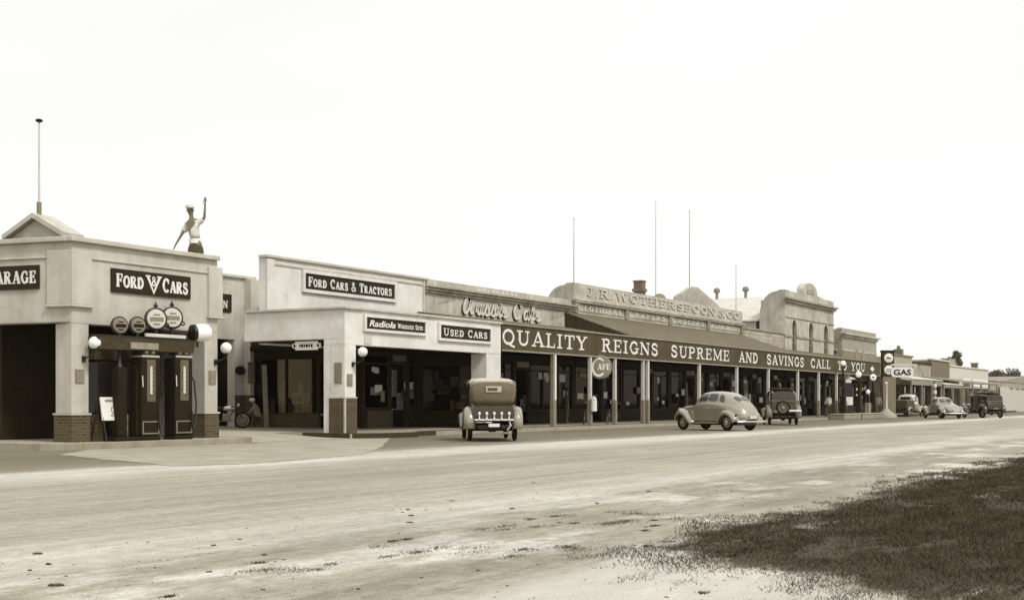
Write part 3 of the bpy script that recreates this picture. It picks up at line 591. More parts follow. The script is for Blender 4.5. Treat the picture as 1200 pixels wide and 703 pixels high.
# ---------------------------------------------------------------- link building at the back of the drive
TL = 37.0
lb = thing('link_building', 'recessed rendered building between garage and showroom with one dark doorway', 'building', (s_gr+5, TL, 0))
Hl = zr(.1235, TL)-.12; lo = zx(262, 397, TL); ld = zx(290, 463, TL)
sl1 = sx(275, TL); sl2 = sx(286, TL); s_r = 41.0
mb = MB(); wall(mb, TL, .4, s_gr+.1, sl2, PV, Hl, [(36.4, sl1, PV, lo)]); mb.build('wall', M['render'], lb, world=True)
mb = MB(); mb.box(sl1, sl2, TL-.03, TL-.002, PV, ld); mb.build('brick_dado', M['brick'], lb, world=True)
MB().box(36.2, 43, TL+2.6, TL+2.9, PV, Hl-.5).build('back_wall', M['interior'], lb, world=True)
MB().box(s_gr, 42, TL+.3, 45, Hl-1, Hl-.8).build('roof', M['irong'], lb, world=True)
mb = MB(); mb.box(s_gr+.1, sx(298, TL), TL-.12, TL+.5, Hl, Hl+.12); mb.build('coping', M['coping'], lb, world=True, bevel=.02)
pl = MB().box(sl2, s_r, TL-.35, TL+.05, ld, zx(290, 381, TL)).build('pilaster', M['render'], lb, world=True)
MB().box(sl2-.03, s_r+.3, TL-.42, TL+.06, zx(290, 381, TL), Hl-.02).build('pilaster_cap', M['render'], pl, world=True, bevel=.02)
MB().box(sl2-.02, s_r+.02, TL-.38, TL+.06, PV, ld).build('brick_dado', M['brick'], pl, world=True)
pxsign('workshop_sign', 'dark board ending in the letter N on the link wall', 254, 270.5, 343.5, 364.5, TL-.01, '')
fv = sfr(TL-.065, zx(259, 364, TL), sx(259, TL)); w2 = sx(270.5, TL)-sx(259, TL); h2 = zx(259, 343, TL)-zx(259, 364, TL)
ns = [o for o in bpy.data.objects if o.name == 'workshop_sign'][0]
q = MB(); slab(q, fv, 'N', .05*w2, .55*w2, .15*h2, .42*h2); q.build('lettering', M['letter'], ns, world=True)
plaque('tall plaque on the pilaster behind the crouching person', 290, 298, 424, 449, TL-.36, lines=6)
od = thing('oval_sign', 'dark oval sign hanging on the wall beside the link doorway', 'sign', (sx(279, TL), TL-.1, zx(279, 434, TL)))
MB().lathe((0,0,0), (0,-1,0), [(0,.3),(.04,.31),(.05,.28)], 24).build('disc', M['black'], od, smooth=True); od.scale = (1.0, 1, .62)

# ---------------------------------------------------------------- shop fronts
def goods(mb, rnd, s0, s1, t, z0, zt, n, axis='s'):
    for i in range(n):
        a = s0 + (s1-s0)*rnd.random(); wd = rnd.uniform(.08, .32); h = rnd.uniform(.12, min(.85, zt-z0)); d = rnd.uniform(0, .5)
        if axis == 's': mb.box(a, a+wd, t+.15+d, t+.15+d+wd*.6, z0, z0+h)
        else: mb.box(t+.15+d, t+.15+d+wd*.6, a, a+wd, z0, z0+h)
def posters(par, rnd, s0, s1, t, z0, z1, n):
    for i in range(n):
        a = rnd.uniform(s0, max(s0+.01, s1-.6)); wd = rnd.uniform(.12, .65); h = rnd.uniform(.08, .5); z = rnd.uniform(z0, z1-h)
        MB().box(a, min(a+wd, s1-.05), t+.03+.05*i, t+.036+.05*i, z, z+h).build('poster', M[rnd.choice(('white', 'cream', 'midw', 'grey', 'grey'))], par, world=True)
def shopfront(par, s0, s1, t, segs, zs=.8, zh=2.75, ztop=3.9, seed=1, depth=3.5, pn=2, back=True, zf=PV):
    """segs: list of ('w'|'d', width) fractions between s0 and s1"""
    rnd = random.Random(seed); tot = sum(x[1] for x in segs); c = s0; ops = []
    for kind, wd in segs:
        a, b = c, c + (s1-s0)*wd/tot; c = b; fr = MB()
        if kind == 'w':
            ops.append((a+.12, b-.12, zs, zh+.35))
            for x in (a+.12, b-.16): fr.box(x, x+.05, t-.02, t+.14, zs, zh+.35)
            fr.box(a+.17, b-.16, t-.02, t+.14, zs, zs+.05); fr.box(a+.17, b-.16, t-.01, t+.13, zh, zh+.05)
            if b-a > 2.6: fr.box((a+b)/2-.025, (a+b)/2+.025, t-.015, t+.12, zs+.05, zh)
            w_ = fr.build('shop_window', M['timber'], par, world=True)
            for q__ in range(rnd.choice((1, 2, 3, 4))): x = rnd.uniform(a+.2, b-.9); z = rnd.choice((rnd.uniform(2.2,2.6), rnd.uniform(1.0,1.8))); MB().box(x, x+rnd.uniform(.3,.7), t+.05+.008*q__, t+.056+.008*q__, z, z+rnd.uniform(.15,.4)).build('pasted_bill', M[rnd.choice(('white','cream','midw'))], w_, world=True)
            MB().box(a+.14, b-.14, t+.08, t+.09, zs+.03, zh+.32).build('window_glass', M['glass'], w_, world=True)
            gd = MB(); gd.box(a+.14, b-.14, t+.16, t+1.0, zs-.06, zs-.002); goods(gd, rnd, a+.25, b-.5, t, zs, zs+1.3, int(9*(b-a)))
            if rnd.random() < .8: x = rnd.uniform(a+.3, b-.8); gd.box(x, x+rnd.uniform(.3,.6), t+.8, t+.85, zs+.5, zs+rnd.uniform(1.2,1.9))
            gd.build('display', M['goods'], w_, world=True)
            gd = MB(); goods(gd, rnd, a+.25, b-.5, t+.2, zs, zs+.9, int(2.5*(b-a))); gd.build('display', M['goodsl'], w_, world=True); posters(w_, rnd, a+.2, b-.2, t+.095, zs+.1, zh+.3, pn+3)
        else:
            ops.append((a, b, zf, zh+.1)); fr.box(a-.04, a+.04, t-.02, t+.16, zf, zh+.1); fr.box(b-.04, b+.04, t-.02, t+.16, zf, zh+.1); fr.box(a+.04, b-.04, t-.015, t+.155, zh+.02, zh+.1)
            x = rnd.uniform(a-.9, a-.5); z = rnd.uniform(1.0, 1.9); MB().box(x, x+rnd.uniform(.25,.45), t-.05, t-.022, z, z+rnd.uniform(.35,.7)).build('poster', M[rnd.choice(('white','cream','midw'))], par, world=True); MB().box(a+.1, b-.1, t-.06, t-.02, zh+.15, zh+.42).build('fanlight_board', M[rnd.choice(('cream','midw','grey'))], par, world=True)
            d_ = fr.build('doorway', M['timber'], par, world=True); MB().box(a+.05, a+(b-a)*.5, t+.9, t+.95, zf, 2.3).build('door', M['shopwall'], d_, world=True)
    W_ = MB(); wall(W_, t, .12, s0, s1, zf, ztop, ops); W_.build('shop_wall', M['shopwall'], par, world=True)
    if back:
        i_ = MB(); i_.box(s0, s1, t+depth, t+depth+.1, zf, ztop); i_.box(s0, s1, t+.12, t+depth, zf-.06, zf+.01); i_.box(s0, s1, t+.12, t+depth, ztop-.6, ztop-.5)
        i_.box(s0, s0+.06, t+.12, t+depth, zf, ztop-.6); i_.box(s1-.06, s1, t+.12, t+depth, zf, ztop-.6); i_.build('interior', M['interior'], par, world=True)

# ---------------------------------------------------------------- showroom
sr = thing('showroom_building', 'cream rendered motor showroom with a deep porch and high plain parapet', 'building', (s_c, T0, 0))
Hs = zr(.148, T1)-.1; Hc_ = zr(.1045, T0)-.09; cb0 = zx(404, 396.5, T0)   # canopy head and soffit on the drive side
cbf = zx(420, 404.5, T0); s_pe = sx(569, T0)
mb = MB(); mb.box(s_c, s_c+.3, T0+.3, T1+.3, cb0, Hc_); mb.box(s_c, s_c+.3, T0+.31, T0+.9, cbf, cb0-.002); mb.box(s_c, s_ce, T0, T0+.3, cbf, Hc_)
mb.build('porch_beam', M['render2'], sr, world=True, bevel=.015)
zcd = zx(404, 465, T0)
pw2 = sx(416, T0)-s_c
p = MB().box(s_c, s_c+pw2+.05, T0, T0+.62, zcd, cbf-.002).build('pillar', M['render2'], sr, world=True, bevel=.015)
MB().box(s_c-.03, s_c+pw2+.08, T0-.03, T0+.65, PV-.1, zcd-.04).build('brick_dado', M['brick'], p, world=True); MB().box(s_c-.04, s_c+pw2+.09, T0-.04, T0+.66, zcd-.04, zcd).build('dado_cap', M['cream'], p, world=True)
MB().box(s_c-.035, s_c+.02, T0-.045, T0+.02, PV, zcd-.045).build('corner_bead', M['coping'], p, world=True)
p = MB().box(s_c, s_c+.3, T0+.625, T0+.9, PV, cbf-.002).build('pillar', M['render2'], sr, world=True)
MB().box(s_pe+.1, s_ce, T0+.01, T0+.75, PV, cbf-.002).build('pillar', M['render2'], sr, world=True, bevel=.015)
mb = MB(); mb.box(s_c-.1, s_ce, T0-.1, T0+.4, Hc_, Hc_+.09); mb.box(s_c-.1, s_c+.4, T0+.4, T1+.2, Hc_, Hc_+.09)
mb.box(s_p-.08, s_ce+.9, T1-.1, T1+.35, Hs, Hs+.1)
mb.build('coping', M['coping'], sr, world=True, bevel=.015)
s_we = sx(497, T1)
mb = MB(); mb.box(s_p, s_we, T1, T1+.4, 3.3, Hs); mb.box(s_p-.03, s_p+.35, T1-.05, T1-.002, Hc_, Hs-.03)
mb.build('parapet_wall', M['render2'], sr, world=True, bevel=.015)
mb = MB(); mb.box(s_p+.35, s_we-.12, T1-.04, T1-.002, Hs-.24, Hs-.17); mb.box(s_we-.12, s_we, T1-.05, T1-.002, Hc_, Hs-.02); mb.build('moulding', M['coping'], sr, world=True)
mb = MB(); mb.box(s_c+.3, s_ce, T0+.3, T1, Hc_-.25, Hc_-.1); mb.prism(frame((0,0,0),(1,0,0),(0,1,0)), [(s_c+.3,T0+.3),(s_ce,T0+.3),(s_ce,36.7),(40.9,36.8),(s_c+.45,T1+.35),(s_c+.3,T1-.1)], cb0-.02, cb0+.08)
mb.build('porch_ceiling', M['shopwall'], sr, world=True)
MB().prism(frame((0,0,0),(1,0,0),(0,1,0)), [(s_p+.2,T1+.4),(s_we,T1+.4),(s_we,44),(49,44),(41.9,T1+6.2)], Hs-1.4, Hs-1.2).build('roof', M['irong'], sr, world=True)
# front shop wall and the party wall on the right
zf = .20
shopfront(sr, s_r+.02, s_ce+.1, T1, [('w', 2.0), ('d', 1.2), ('w', .8)], zs=.95, zh=2.75, ztop=3.4, seed=11, depth=3, pn=3, back=False)
MB().box(s_r+.3, s_r+2.05, T1-.06, T1-.002, PV, .88).build('stall_riser', M['brick'], sr, world=True)
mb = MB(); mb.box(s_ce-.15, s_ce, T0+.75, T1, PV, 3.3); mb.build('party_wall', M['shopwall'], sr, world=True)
fp_ = frame((s_ce-.155, T1, 0), (0,-1,0)); q = MB(); rr = random.Random(5)
q.obox(fp_, .5, 3.2, .9, 2.7, .0, .02); q.build('side_window', M['glass'], sr, world=True)
q = MB(); [q.obox(fp_, u, u+w1, z, z+h1, .001, .012) for u, w1, z, h1 in [(rr.uniform(.6,2.6), rr.uniform(.15,.5), rr.uniform(.9,2.1), rr.uniform(.15,.45)) for _ in range(12)]]; q.build('display', M['grey'], sr, world=True)
# side shop wall facing the drive
t0s, t1s = 33.2, 36.62
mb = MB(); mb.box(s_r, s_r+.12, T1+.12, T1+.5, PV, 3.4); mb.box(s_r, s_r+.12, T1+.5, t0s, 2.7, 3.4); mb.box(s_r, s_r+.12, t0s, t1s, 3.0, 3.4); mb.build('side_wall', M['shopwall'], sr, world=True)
MB().box(s_r-.04, s_r+.14, t0s, t1s, PV, .72).build('stall_riser', M['brick'], sr, world=True)
gl = MB(); gl.box(s_r+.05, s_r+.06, t0s+.05, t1s, .74, 2.98); gl.build('window_glass', M['glass'], sr, world=True)
mb = MB(); [mb.box(s_r-.02, s_r+.13, a, a+.05, .72, 3.0) for a in (t0s, t0s+1.7)]; mb.box(s_r-.02, s_r+.13, t0s+.05, t1s, .72, .77); mb.build('window_frame', M['timber'], sr, world=True)
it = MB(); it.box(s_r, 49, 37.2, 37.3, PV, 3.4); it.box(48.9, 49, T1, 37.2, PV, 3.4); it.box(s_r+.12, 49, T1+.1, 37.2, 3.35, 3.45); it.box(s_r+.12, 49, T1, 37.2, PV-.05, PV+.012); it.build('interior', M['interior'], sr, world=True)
rnd = random.Random(3); gd = MB(); gd.box(s_r+.14, s_r+1.2, t0s, t1s, .66, .74); goods(gd, rnd, t0s+.2, t1s-.3, s_r+.1, .74, 1.6, 12, 't'); gd.build('display', M['goods'], sr, world=True)
dc = thing('display_cabinet', 'pale cabinet with an ornament on top in the showroom side window', 'cabinet', (s_r+.5, 34.55, .74))
MB().box(-.2, .2, -.33, .33, 0, .86).build('case', M['goodsl'], dc, bevel=.03); b = MB(); b.lathe((0,0,.86), (0,0,1), [(0,.12),(.05,.05),(.2,.13),(.3,.1),(.42,.02)], 14); b.build('ornament', M['white'], dc, smooth=True)
for y0 in (.15, .5): MB().box(-.215, -.2, -.26, .26, y0, y0+.25).build('fret_panel', M['midw'], dc)
mn = thing('display_figure', 'dim half figure on a stand in the showroom side window', 'mannequin', (s_r+.6, 35.5, .74))
MB().lathe((0,0,0), (0,0,1), [(0,.16),(.05,.05),(.3,.04),(.4,.14),(.7,.19),(.95,.17),(1.02,.06),(1.08,.05),(1.12,.09),(1.25,.09),(1.32,.02)], 16).build('torso', M['goods'], mn, smooth=True)
lp = thing('leaning_board', 'long pale board leaning just inside the showroom side opening', 'board', (sx(305.5, 36), 35.8, PV))
MB().obox(frame((0,0,0), (.3,-1,0), (.02,.07,1)), 0, .22, 0, 2.6, 0, .03).build('plank', M['midw'], lp)
# showroom signs
pxsign('dealer_sign', 'dark board reading FORD CARS & TRACTORS high on the showroom parapet', 356, 461, 320, 338.5, T1-.01, 'FORD CARS & TRACTORS', border=.13, small=.80, pad=.035, vpad=.2, wm=1.15)
ts = T0-.01
rs = pxsign('radio_sign', 'dark board for Radiola Wireless Sets on the showroom porch', 427.5, 496.5, 371.5, 385, ts, '', border=.1)
w_ = sx(496.5, ts)-sx(427.5, ts); h_ = zx(427.5, 371.5, ts)-zx(427.5, 385, ts); fv = sfr(ts-.053, zx(427.5, 385, ts), sx(427.5, ts))
sans('lettering', 'Radiola', fv, .05*w_, .48*w_, .24*h_, .56*h_, M['letter'], rs, .012, .02, shear=.3)
q = MB(); slab(q, fv, 'WIRELESS SETS', .52*w_, .96*w_, .26*h_, .42*h_, 0, .012, .8); q.build('lettering', M['letter'], rs, world=True)
pxsign('used_cars_sign', 'dark board reading USED CARS on the showroom porch', 514.5, 573, 380.5, 396, ts, 'USED CARS', border=.1, small=.85, pad=.06, vpad=.22, wm=1.15)
f = sfr(T0-.005, zx(427, 403, T0), sx(426.5, T0)); nb = tag(MB().obox(f, 0, .42, 0, .3, 0, .02).build('notice', M['cream']), 'small pale notice below the left end of the wireless board', 'notice')
hs = thing('lozenge_sign', 'white lozenge shaped sign hanging in the showroom side opening', 'sign', (s_c+.12, T0+1.75, cb0))
fh = frame((0,0,0), (0,-1,0)); 
zz0, zz1 = -.33, -.07
MB().prism(fh, [(-.62,-.28),(-.62,-.12),(-.52,-.12),(-.48,-.05),(.48,-.05),(.52,-.12),(.62,-.12),(.62,-.28),(.52,-.28),(.48,-.35),(-.48,-.35),(-.52,-.28)], -.02, .02).build('panel', M['white'], hs)
q = MB(); fq = frame((-.023,0,0), (0,-1,0)); [q.obox(fq, a_, a_+w2_, -.25, -.15, 0, .006) for a_, w2_ in ((-.56,.08),(-.3,.05),(-.22,.09),(-.1,.05),(-.02,.1),(.11,.05),(.2,.08),(.48,.08))]; q.build('lettering', M['dark'], hs)
MB().box(-.01, .01, -.4, -.38, -.06, .0).build('hanger', M['black'], hs); MB().box(-.01, .01, .38, .4, -.06, .0).build('hanger', M['black'], hs)
fpl = frame((s_c-.003, T0+.42, zx(395, 449, T0)), (0,-1,0)); plq = thing('enamel_plaque', 'tall plaque on the driveway side of the showroom pillar', 'sign', tuple(fpl[0]), group='small plaques on the pillars')
hh = 24.5/1076*T0/CA; MB().obox(fpl, 0, .3, 0, hh, 0, .03).build('plate', M['grey'], plq, world=True)
q = MB(); [q.obox(fpl, .04, .25-.04*(i % 2), hh*(.08+.15*i), hh*(.14+.15*i), .03, .036) for i in range(6)]; q.build('raised_bars', M['midw'], plq, world=True)
# things standing in the showroom porch
hp_ = thing('hand_pump', 'slim pump standing behind the showroom pillar', 'pump', (s_c+1.3, T0+1.1, PV))
MB().lathe((0,0,0), (0,0,1), [(0,.16),(.08,.16),(.1,.1),(1.0,.08),(1.05,.12),(1.35,.12),(1.4,.05)], 14).build('column', M['timber'], hp_, smooth=True)
MB().tube([(.1,0,1.1), (.25,0,1.0), (.28,0,.5), (.15,0,.3)], .02).build('hose', M['grey'], hp_, smooth=True); MB().sphere((0,0,1.47), .08, 10).build('knob', M['midw'], hp_, smooth=True)

# ---------------------------------------------------------------- cafe building
c1 = sx(672, T1)+.05
cf = thing('cafe_building', 'single storey cafe with weathered stucco parapet and script lettering', 'building', (s_we, T1, 0))
Hp = zr(.1475, T1); k1 = zr(.134, T1); kb = 5.2
mb = MB(); mb.box(s_we+.01, c1-.02, T1, T1+.4, 3.5, k1); mb.box(s_we+.01, c1-.02, T1+.06, T1+.4, k1, Hp); mb.build('parapet_wall', M['stucco2'], cf, world=True)
mb = MB(); mb.box(s_we+.02, c1, T1-.22, T1+.06, k1, k1+.10); mb.box(s_we+.02, c1, T1-.12, T1-.002, k1-.12, k1-.005); mb.box(s_we+.02, c1, T1-.30, T1+.05, k1+.11, k1+.19); mb.build('cornice', M['stucco'], cf, world=True, bevel=.015)
MB().box(c1-.75, c1-.45, T1-.06, T1-.002, 5.2, k1-.13).build('pilaster', M['stucco'], cf, world=True)
MB().box(s_we, c1, T1+.3, 42, 5.2, 5.4).build('roof', M['irong'], cf, world=True)
shopfront(cf, s_ce+.15, c1, T1, [('w',2.4),('w',1.6),('d',1.3),('w',2.2),('d',1.2),('w',2.6),('w',1.7)], seed=21)
# script name in raised strokes
def smooth(pts, n=6):
    P = [Vector(p) for p in pts]; o = []
    for i in range(len(P)-1):
        a, b, c, d = P[max(i-1,0)], P[i], P[i+1], P[min(i+2, len(P)-1)]
        for k in range(n):
            u = k/n; o.append(tuple(.5*((2*b)+(c-a)*u+(2*a-5*b+4*c-d)*u*u+(3*b-a-3*c+d)*u**3)))
    return o + [tuple(P[-1])]
SCR = {'A': (1.0, [[(.62,.80),(.48,1.0),(.26,.86),(.08,.45),(.10,.10),(.26,.0),(.46,.25),(.60,.75),(.66,1.0),(.62,.5),(.60,.15),(.68,.0),(.86,.10)]]),
 'u': (.62, [[(.0,.1),(.1,.5),(.12,.2),(.18,.02),(.32,.08),(.42,.5),(.42,.15),(.5,.0),(.62,.1)]]), 's': (.5, [[(.0,.05),(.2,.58),(.26,.5),(.34,.25),(.3,.03),(.14,.0),(.08,.1)], [(.3,.03),(.5,.1)]]),
 'i': (.36, [[(.0,.1),(.12,.5),(.12,.15),(.2,.0),(.36,.1)], [(.2,.72),(.22,.78)]]), 'e': (.5, [[(.0,.1),(.22,.25),(.32,.42),(.24,.54),(.1,.4),(.1,.12),(.22,.0),(.36,.04),(.5,.14)]]),
 'C': (.85, [[(.7,.85),(.62,.75),(.55,.9),(.4,1.0),(.2,.8),(.08,.4),(.2,.05),(.42,.0),(.65,.15)]]), 'a': (.6, [[(.42,.45),(.26,.54),(.1,.35),(.12,.05),(.26,.02),(.4,.25),(.44,.5),(.42,.15),(.48,.0),(.6,.1)]]),
 'f': (.45, [[(.0,.1),(.2,.5),(.32,.95),(.24,1.0),(.16,.7),(.14,.0),(.12,-.3),(.2,-.28),(.24,.02),(.42,.12)]])}
def script(par, fr, text, u0, u1, v0, h, m, ds=.035, nm='lettering'):
    x = 0; it = []
    for c in text:
        if c == ' ': x += .4; continue
        it.append((x, SCR[c][1])); x += SCR[c][0]+.02
    f = (u1-u0)/x; q = MB(); e = 0
    for xx, sts in it:
        for s_ in sts: e += 1; ribbon(q, fr, smooth(s_), .15, u0+xx*f, v0, f, h, 0, ds + (e % 5)*.002, .12)
    return q.build(nm, m, par, world=True)
f = sfr(T1-.004, 0); za_, zb_ = zx(545, 367.5, T1), zx(545, 346.5, T1)
script(cf, f, 'Aussie Cafe', sx(541, T1)-.09, sx(633, T1)-.09, za_-.05, (zb_-za_)*.98, M['timber'], .006, 'lettering_shade')
script(cf, (f[0]+f[3]*.02, f[1], f[2], f[3]), 'Aussie Cafe', sx(541, T1), sx(633, T1), za_+.03, (zb_-za_)*.98, mat('letter_cream', .60), .04)
q = MB(); rr = random.Random(9)
for i in range(9):
    a = sx(513, T1)+i*.16; zb2 = zx(520, 358, T1) + i*.035; h2 = rr.uniform(.08, .2); ribbon(q, f, [(a, zb2), (a+.05, zb2+h2), (a+.1, zb2), (a+.14, zb2+.08)], .03, 0, 0, 1, 1, 0, .004)
a = sx(642, T1)
for k_ in range(2): ribbon(q, f, smooth([(a+.3*k_, 5.35+.1*k_), (a+.8, 5.5+.08*k_), (a+1.5, 5.62+.07*k_), (a+2.2+.2*k_, 5.8)]), .03, 0, 0, 1, 1, 0, .004)
q.build('faded_painting', M['stucco'], cf, world=True)
q = MB(); 
for i in range(9): a = sx(560, T1+.06)+i*.42; q.box(a, a+.2, T1+.045, T1+.06, k1+.27, k1+.38+.05*(i % 2))
q.build('faded_letters', M['cream'], cf, world=True)
# ---------------------------------------------------------------- drapery store
w1 = sx(870, T1)
ws = thing('drapery_store', 'long stucco store with raised lettered parapet, left arched wing and side gable', 'building', (c1, T1, 0))
Hw = zr(.1735, T1); kc = zr(.1475, T1); kz = zr(.131, T1)
mb = MB(); mb.box(c1, w1, T1, T1+.45, 3.5, Hw)
fs = frame((c1, T1, 0), (0,-1,0)); zwb = Hp-.1
mb.prism(fs, [(-.45, 3.5), (-.45, Hw-.02)] + [(-.55-1.05*math.sin(math.radians(a)), zwb+(Hw-.1-zwb)*math.cos(math.radians(a))) for a in range(0, 91, 10)] + [(-1.6, 3.5)], -.3, -.001)
mb.build('parapet_wall', M['stucco2'], ws, world=True)
mb = MB(); mb.box(c1-.2, w1+.15, T1-.24, T1-.001, kc, kc+.11); mb.box(c1-.12, w1+.1, T1-.2, T1-.002, kc-.09, kc-.001); mb.build('cornice', M['stucco2'], ws, world=True, bevel=.015)
for i in range(5):
    x = c1+.1 + (w1-c1-.45)*i/4
    for d_ in (-.14, .1): MB().box(x+d_, x+d_+.14, T1-.16, T1-.003, kz-.05, kc-.1).build('bracket', M['stucco'], ws, world=True, bevel=.02)
mb = MB(); slab(mb, sfr(T1-.012, 0), 'J.R.WOTHERSPOON &CO', sx(687, T1), sx(866, T1), kc+.34, (Hw-kc)*.48, 0, .035, gap=.12, space=.25); mb.build('raised_lettering', M['cream'], ws, world=True)
mb = MB(); slab(mb, sfr(T1-.002, 0), 'J.R.WOTHERSPOON &CO', sx(687, T1)-.06, sx(866, T1)-.06, kc+.29, (Hw-kc)*.48, 0, .004, gap=.12, space=.25, wmul=1.1); mb.build('letter_shading', M['grey'], ws, world=True)
for i, wd in enumerate(('CLOTHIERS.', 'DRAPERS.', 'GROCERS.', 'IRONMONGERS')):
    x0 = c1+.1+(w1-c1-.45)*i/4+.42; x1 = c1+.1+(w1-c1-.45)*(i+1)/4-.3
    MB().box(x0-.1, x1+.1, T1-.03, T1-.002, kz+.05, kc-.12).build('trade_panel', M['stucco'], ws, world=True)
    q = MB(); slab(q, sfr(T1-.032, 0), wd, x0, x1, kz+.12, .27, 0, .02, gap=.2, wmul=.95); q.build('trade_lettering', M['white'], ws, world=True)
MB().box(c1+.1, w1, T1+.5, 44, 6.2, 6.4).build('roof', M['irong'], ws, world=True)
mb = MB(); tg = 33.6; g0, g1, gm_x = sx(780, tg), sx(842, tg), sx(811, tg); zg = zx(841, 362, tg); zga = zx(810, 336.5, tg)
mb.prism(sfr(tg), [(g0+1.2, 6.4), (g1, 6.4), (g1, zg), (gm_x+.4, zga), (gm_x-.6, zga), (g0+1.3, zga-.85), (g0+1.2, zg)], 0, .3); mb.build('gable', M['stucco2'], ws, world=True)
ch = MB(); tch = 36; cs = sx(752, tch); zc1 = zx(756, 329, tch); ch.box(cs, cs+.62, tch, tch+.6, 6.3, zc1-.75); ch.box(cs-.08, cs+.7, tch-.08, tch+.68, zc1-.75, zc1-.55); ch.box(cs+.0, cs+.62, tch, tch+.6, zc1-.55, zc1-.08); ch.box(cs-.05, cs+.67, tch-.05, tch+.65, zc1-.08, zc1)
ch.build('chimney', M['brickd'], ws, world=True)
MB().sphere((sx(773, 35), 35, zx(773, 347, 35)-.2), .42, 12, (1.1,1,.9)).build('roof_ventilator', M['grey'], ws, world=True, smooth=True)
shopfront(ws, c1+.02, w1, T1, [('w',2.0),('d',1.2),('w',2.6),('w',2.4),('d',1.6),('w',2.6),('w',2.4),('d',1.4),('w',2.4),('w',2.4),('d',1.4),('w',2.4)], seed=33, pn=3)
# stone fronted shop next door
h0, h1 = w1+.01, sx(920, T1)
st = thing('stone_shop', 'low shop with rough pale stone parapet beside the drapery store', 'building', (h0, T1, 0))
Hst = zr(.142, T1)
MB().box(h0, h1, T1+.1, T1+.5, 3.5, Hst).build('parapet_wall', M['stone'], st, world=True); MB().box(h0, h1, T1+.02, T1+.55, Hst, Hst+.1).build('coping', M['stucco'], st, world=True)
MB().box(h0, h1, T1+.5, 34.5, 5.0, 5.2).build('roof', M['irong'], st, world=True)
shopfront(st, h0, h1, T1, [('w',2),('d',1),('w',2),('w',2),('d',1),('w',2)], seed=41, pn=3)
# warehouse behind with bright corrugated roof
wh = thing('warehouse', 'warehouse behind the shops with a bright corrugated iron roof', 'building', (95, 33.1, 0))
r_s, e_s = 100.0, 93.75; zrg = 9.76; ze = 7.5
k = MB(); fw = frame((0, 33.1, 0)); k.prism(fw, [(e_s-.2, ze), (r_s, zrg), (106.2, ze), (106.2, ze-.12), (r_s, zrg-.12), (e_s-.2, ze-.12)], -22, 0); k.build('roof', M['ironl'], wh, world=True)
k = MB(); k.prism(fw, [(e_s, 0), (106, 0), (106, ze-.13), (r_s, zrg-.14), (e_s, ze-.13)], -21.7, -.3); k.build('wall', M['stucco2'], wh, world=True)
for tt in (36.5, 39.0): q = MB(); q.cyl((r_s, tt, zrg-.1), (r_s, tt, zrg+.5), .12); q.lathe((r_s, tt, zrg+.5), (0,0,1), [(0,.22),(.1,.28),(.3,.24),(.42,.05)], 14); q.build('ventilator', M['grey'], wh, world=True, smooth=True)
# two storey building with arched windows
b0, b1 = sx(920, T1), sx(977, T1)
tb = thing('two_storey_building', 'tall stucco building with arched pediment, curved wing and three arched windows', 'building', (b0, T1, 0))
K2 = zr(.2155, T1); H2 = zr(.2355, T1); Ha = zr(.262, T1)
ar = [sx(p, T1) for p in (931, 950.5, 968)]; aw = .55; az0, az1 = 4.5, zx(931, 384, T1)
mb = MB(); c = b0
for a in ar:
    mb.box(c, a-aw, T1, T1+.5, 3.5, K2-.3); mb.box(a-aw, a+aw, T1, T1+.5, 3.5, az0)
    pts = [(a-aw, az1)] + [(a+aw*math.cos(q), az1+aw*1.1*math.sin(q)) for q in np.linspace(math.pi, 0, 12)][1:] + [(a+aw, K2-.3), (a-aw, K2-.3)]
    mb.prism(sfr(T1), pts, -.5, 0); c = a+aw
mb.box(c, b1, T1, T1+.5, 3.5, K2-.3)
xm = sx(949.5, T1); pwid = 2.6
mb.prism(sfr(T1), [(b0, K2-.3), (b1, K2-.3), (b1, H2-.1), (xm+pwid+.9, H2-.05)] + [(xm+pwid*math.cos(q)*.75, H2+(Ha-H2)*math.sin(q)**.8) for q in np.linspace(0.05, math.pi-.05, 13)] + [(xm-pwid-.9, H2-.05), (b0, H2)], -.5, 0)
f2 = frame((b0, T1, 0), (0,-1,0)); dpt = 2.0
mb.prism(f2, [(-.5, 0), (-.5, H2-.05)] + [(-.7-(dpt-.7)*math.sin(math.radians(a)), H2-1.9+1.8*math.cos(math.radians(a))) for a in range(0, 91, 9)] + [(-dpt, 0)], -.35, -.001)
mb.box(b1-.35, b1, T1+.5, T1+dpt, 3, H2-.6); mb.box(b0+.35, b1-.35, T1+dpt-.3, T1+dpt-.001, 3, K2)
mb.build('wall', M['stucco2'], tb, world=True)
mb = MB(); mb.box(b0-.25, b1+.25, T1-.35, T1-.002, K2, K2+.16); mb.box(b0-.12, b1+.12, T1-.2, T1-.003, K2-.2, K2-.002); zs_ = zx(920, 388, T1); 
c = b0-.05
for a in ar + [None]:
    e = (a-aw) if a else b1+.03; mb.box(c, e, T1-.08, T1-.004, zs_-.4, zs_-.22); c = (a+aw) if a else c
mb.box(b0, b1, T1-.06, T1-.004, K2-1.35, K2-1.27)
mb.build('string_course', M['stucco'], tb, world=True, bevel=.015)
for a in ar:
    g = MB(); g.box(a-aw, a+aw, T1+.2, T1+.22, az0, az1+aw*1.1); wn = g.build('window', M['carglass'], tb, world=True)
    g = MB(); g.box(a-.03, a+.03, T1+.15, T1+.2, az0, az1+aw); g.box(a-aw, a+aw, T1+.14, T1+.199, (az0+az1)/2, (az0+az1)/2+.06); g.build('sash', M['midw'], wn, world=True)
MB().box(xm-.8, xm+.8, T1-.05, T1-.002, H2+.1, Ha-.5).build('pediment_panel', M['stucco'], tb, world=True)
shopfront(tb, b0, b1, T1, [('w',2),('w',2),('d',1.2),('w',2),('w',2)], seed=51, pn=3, depth=1.8)
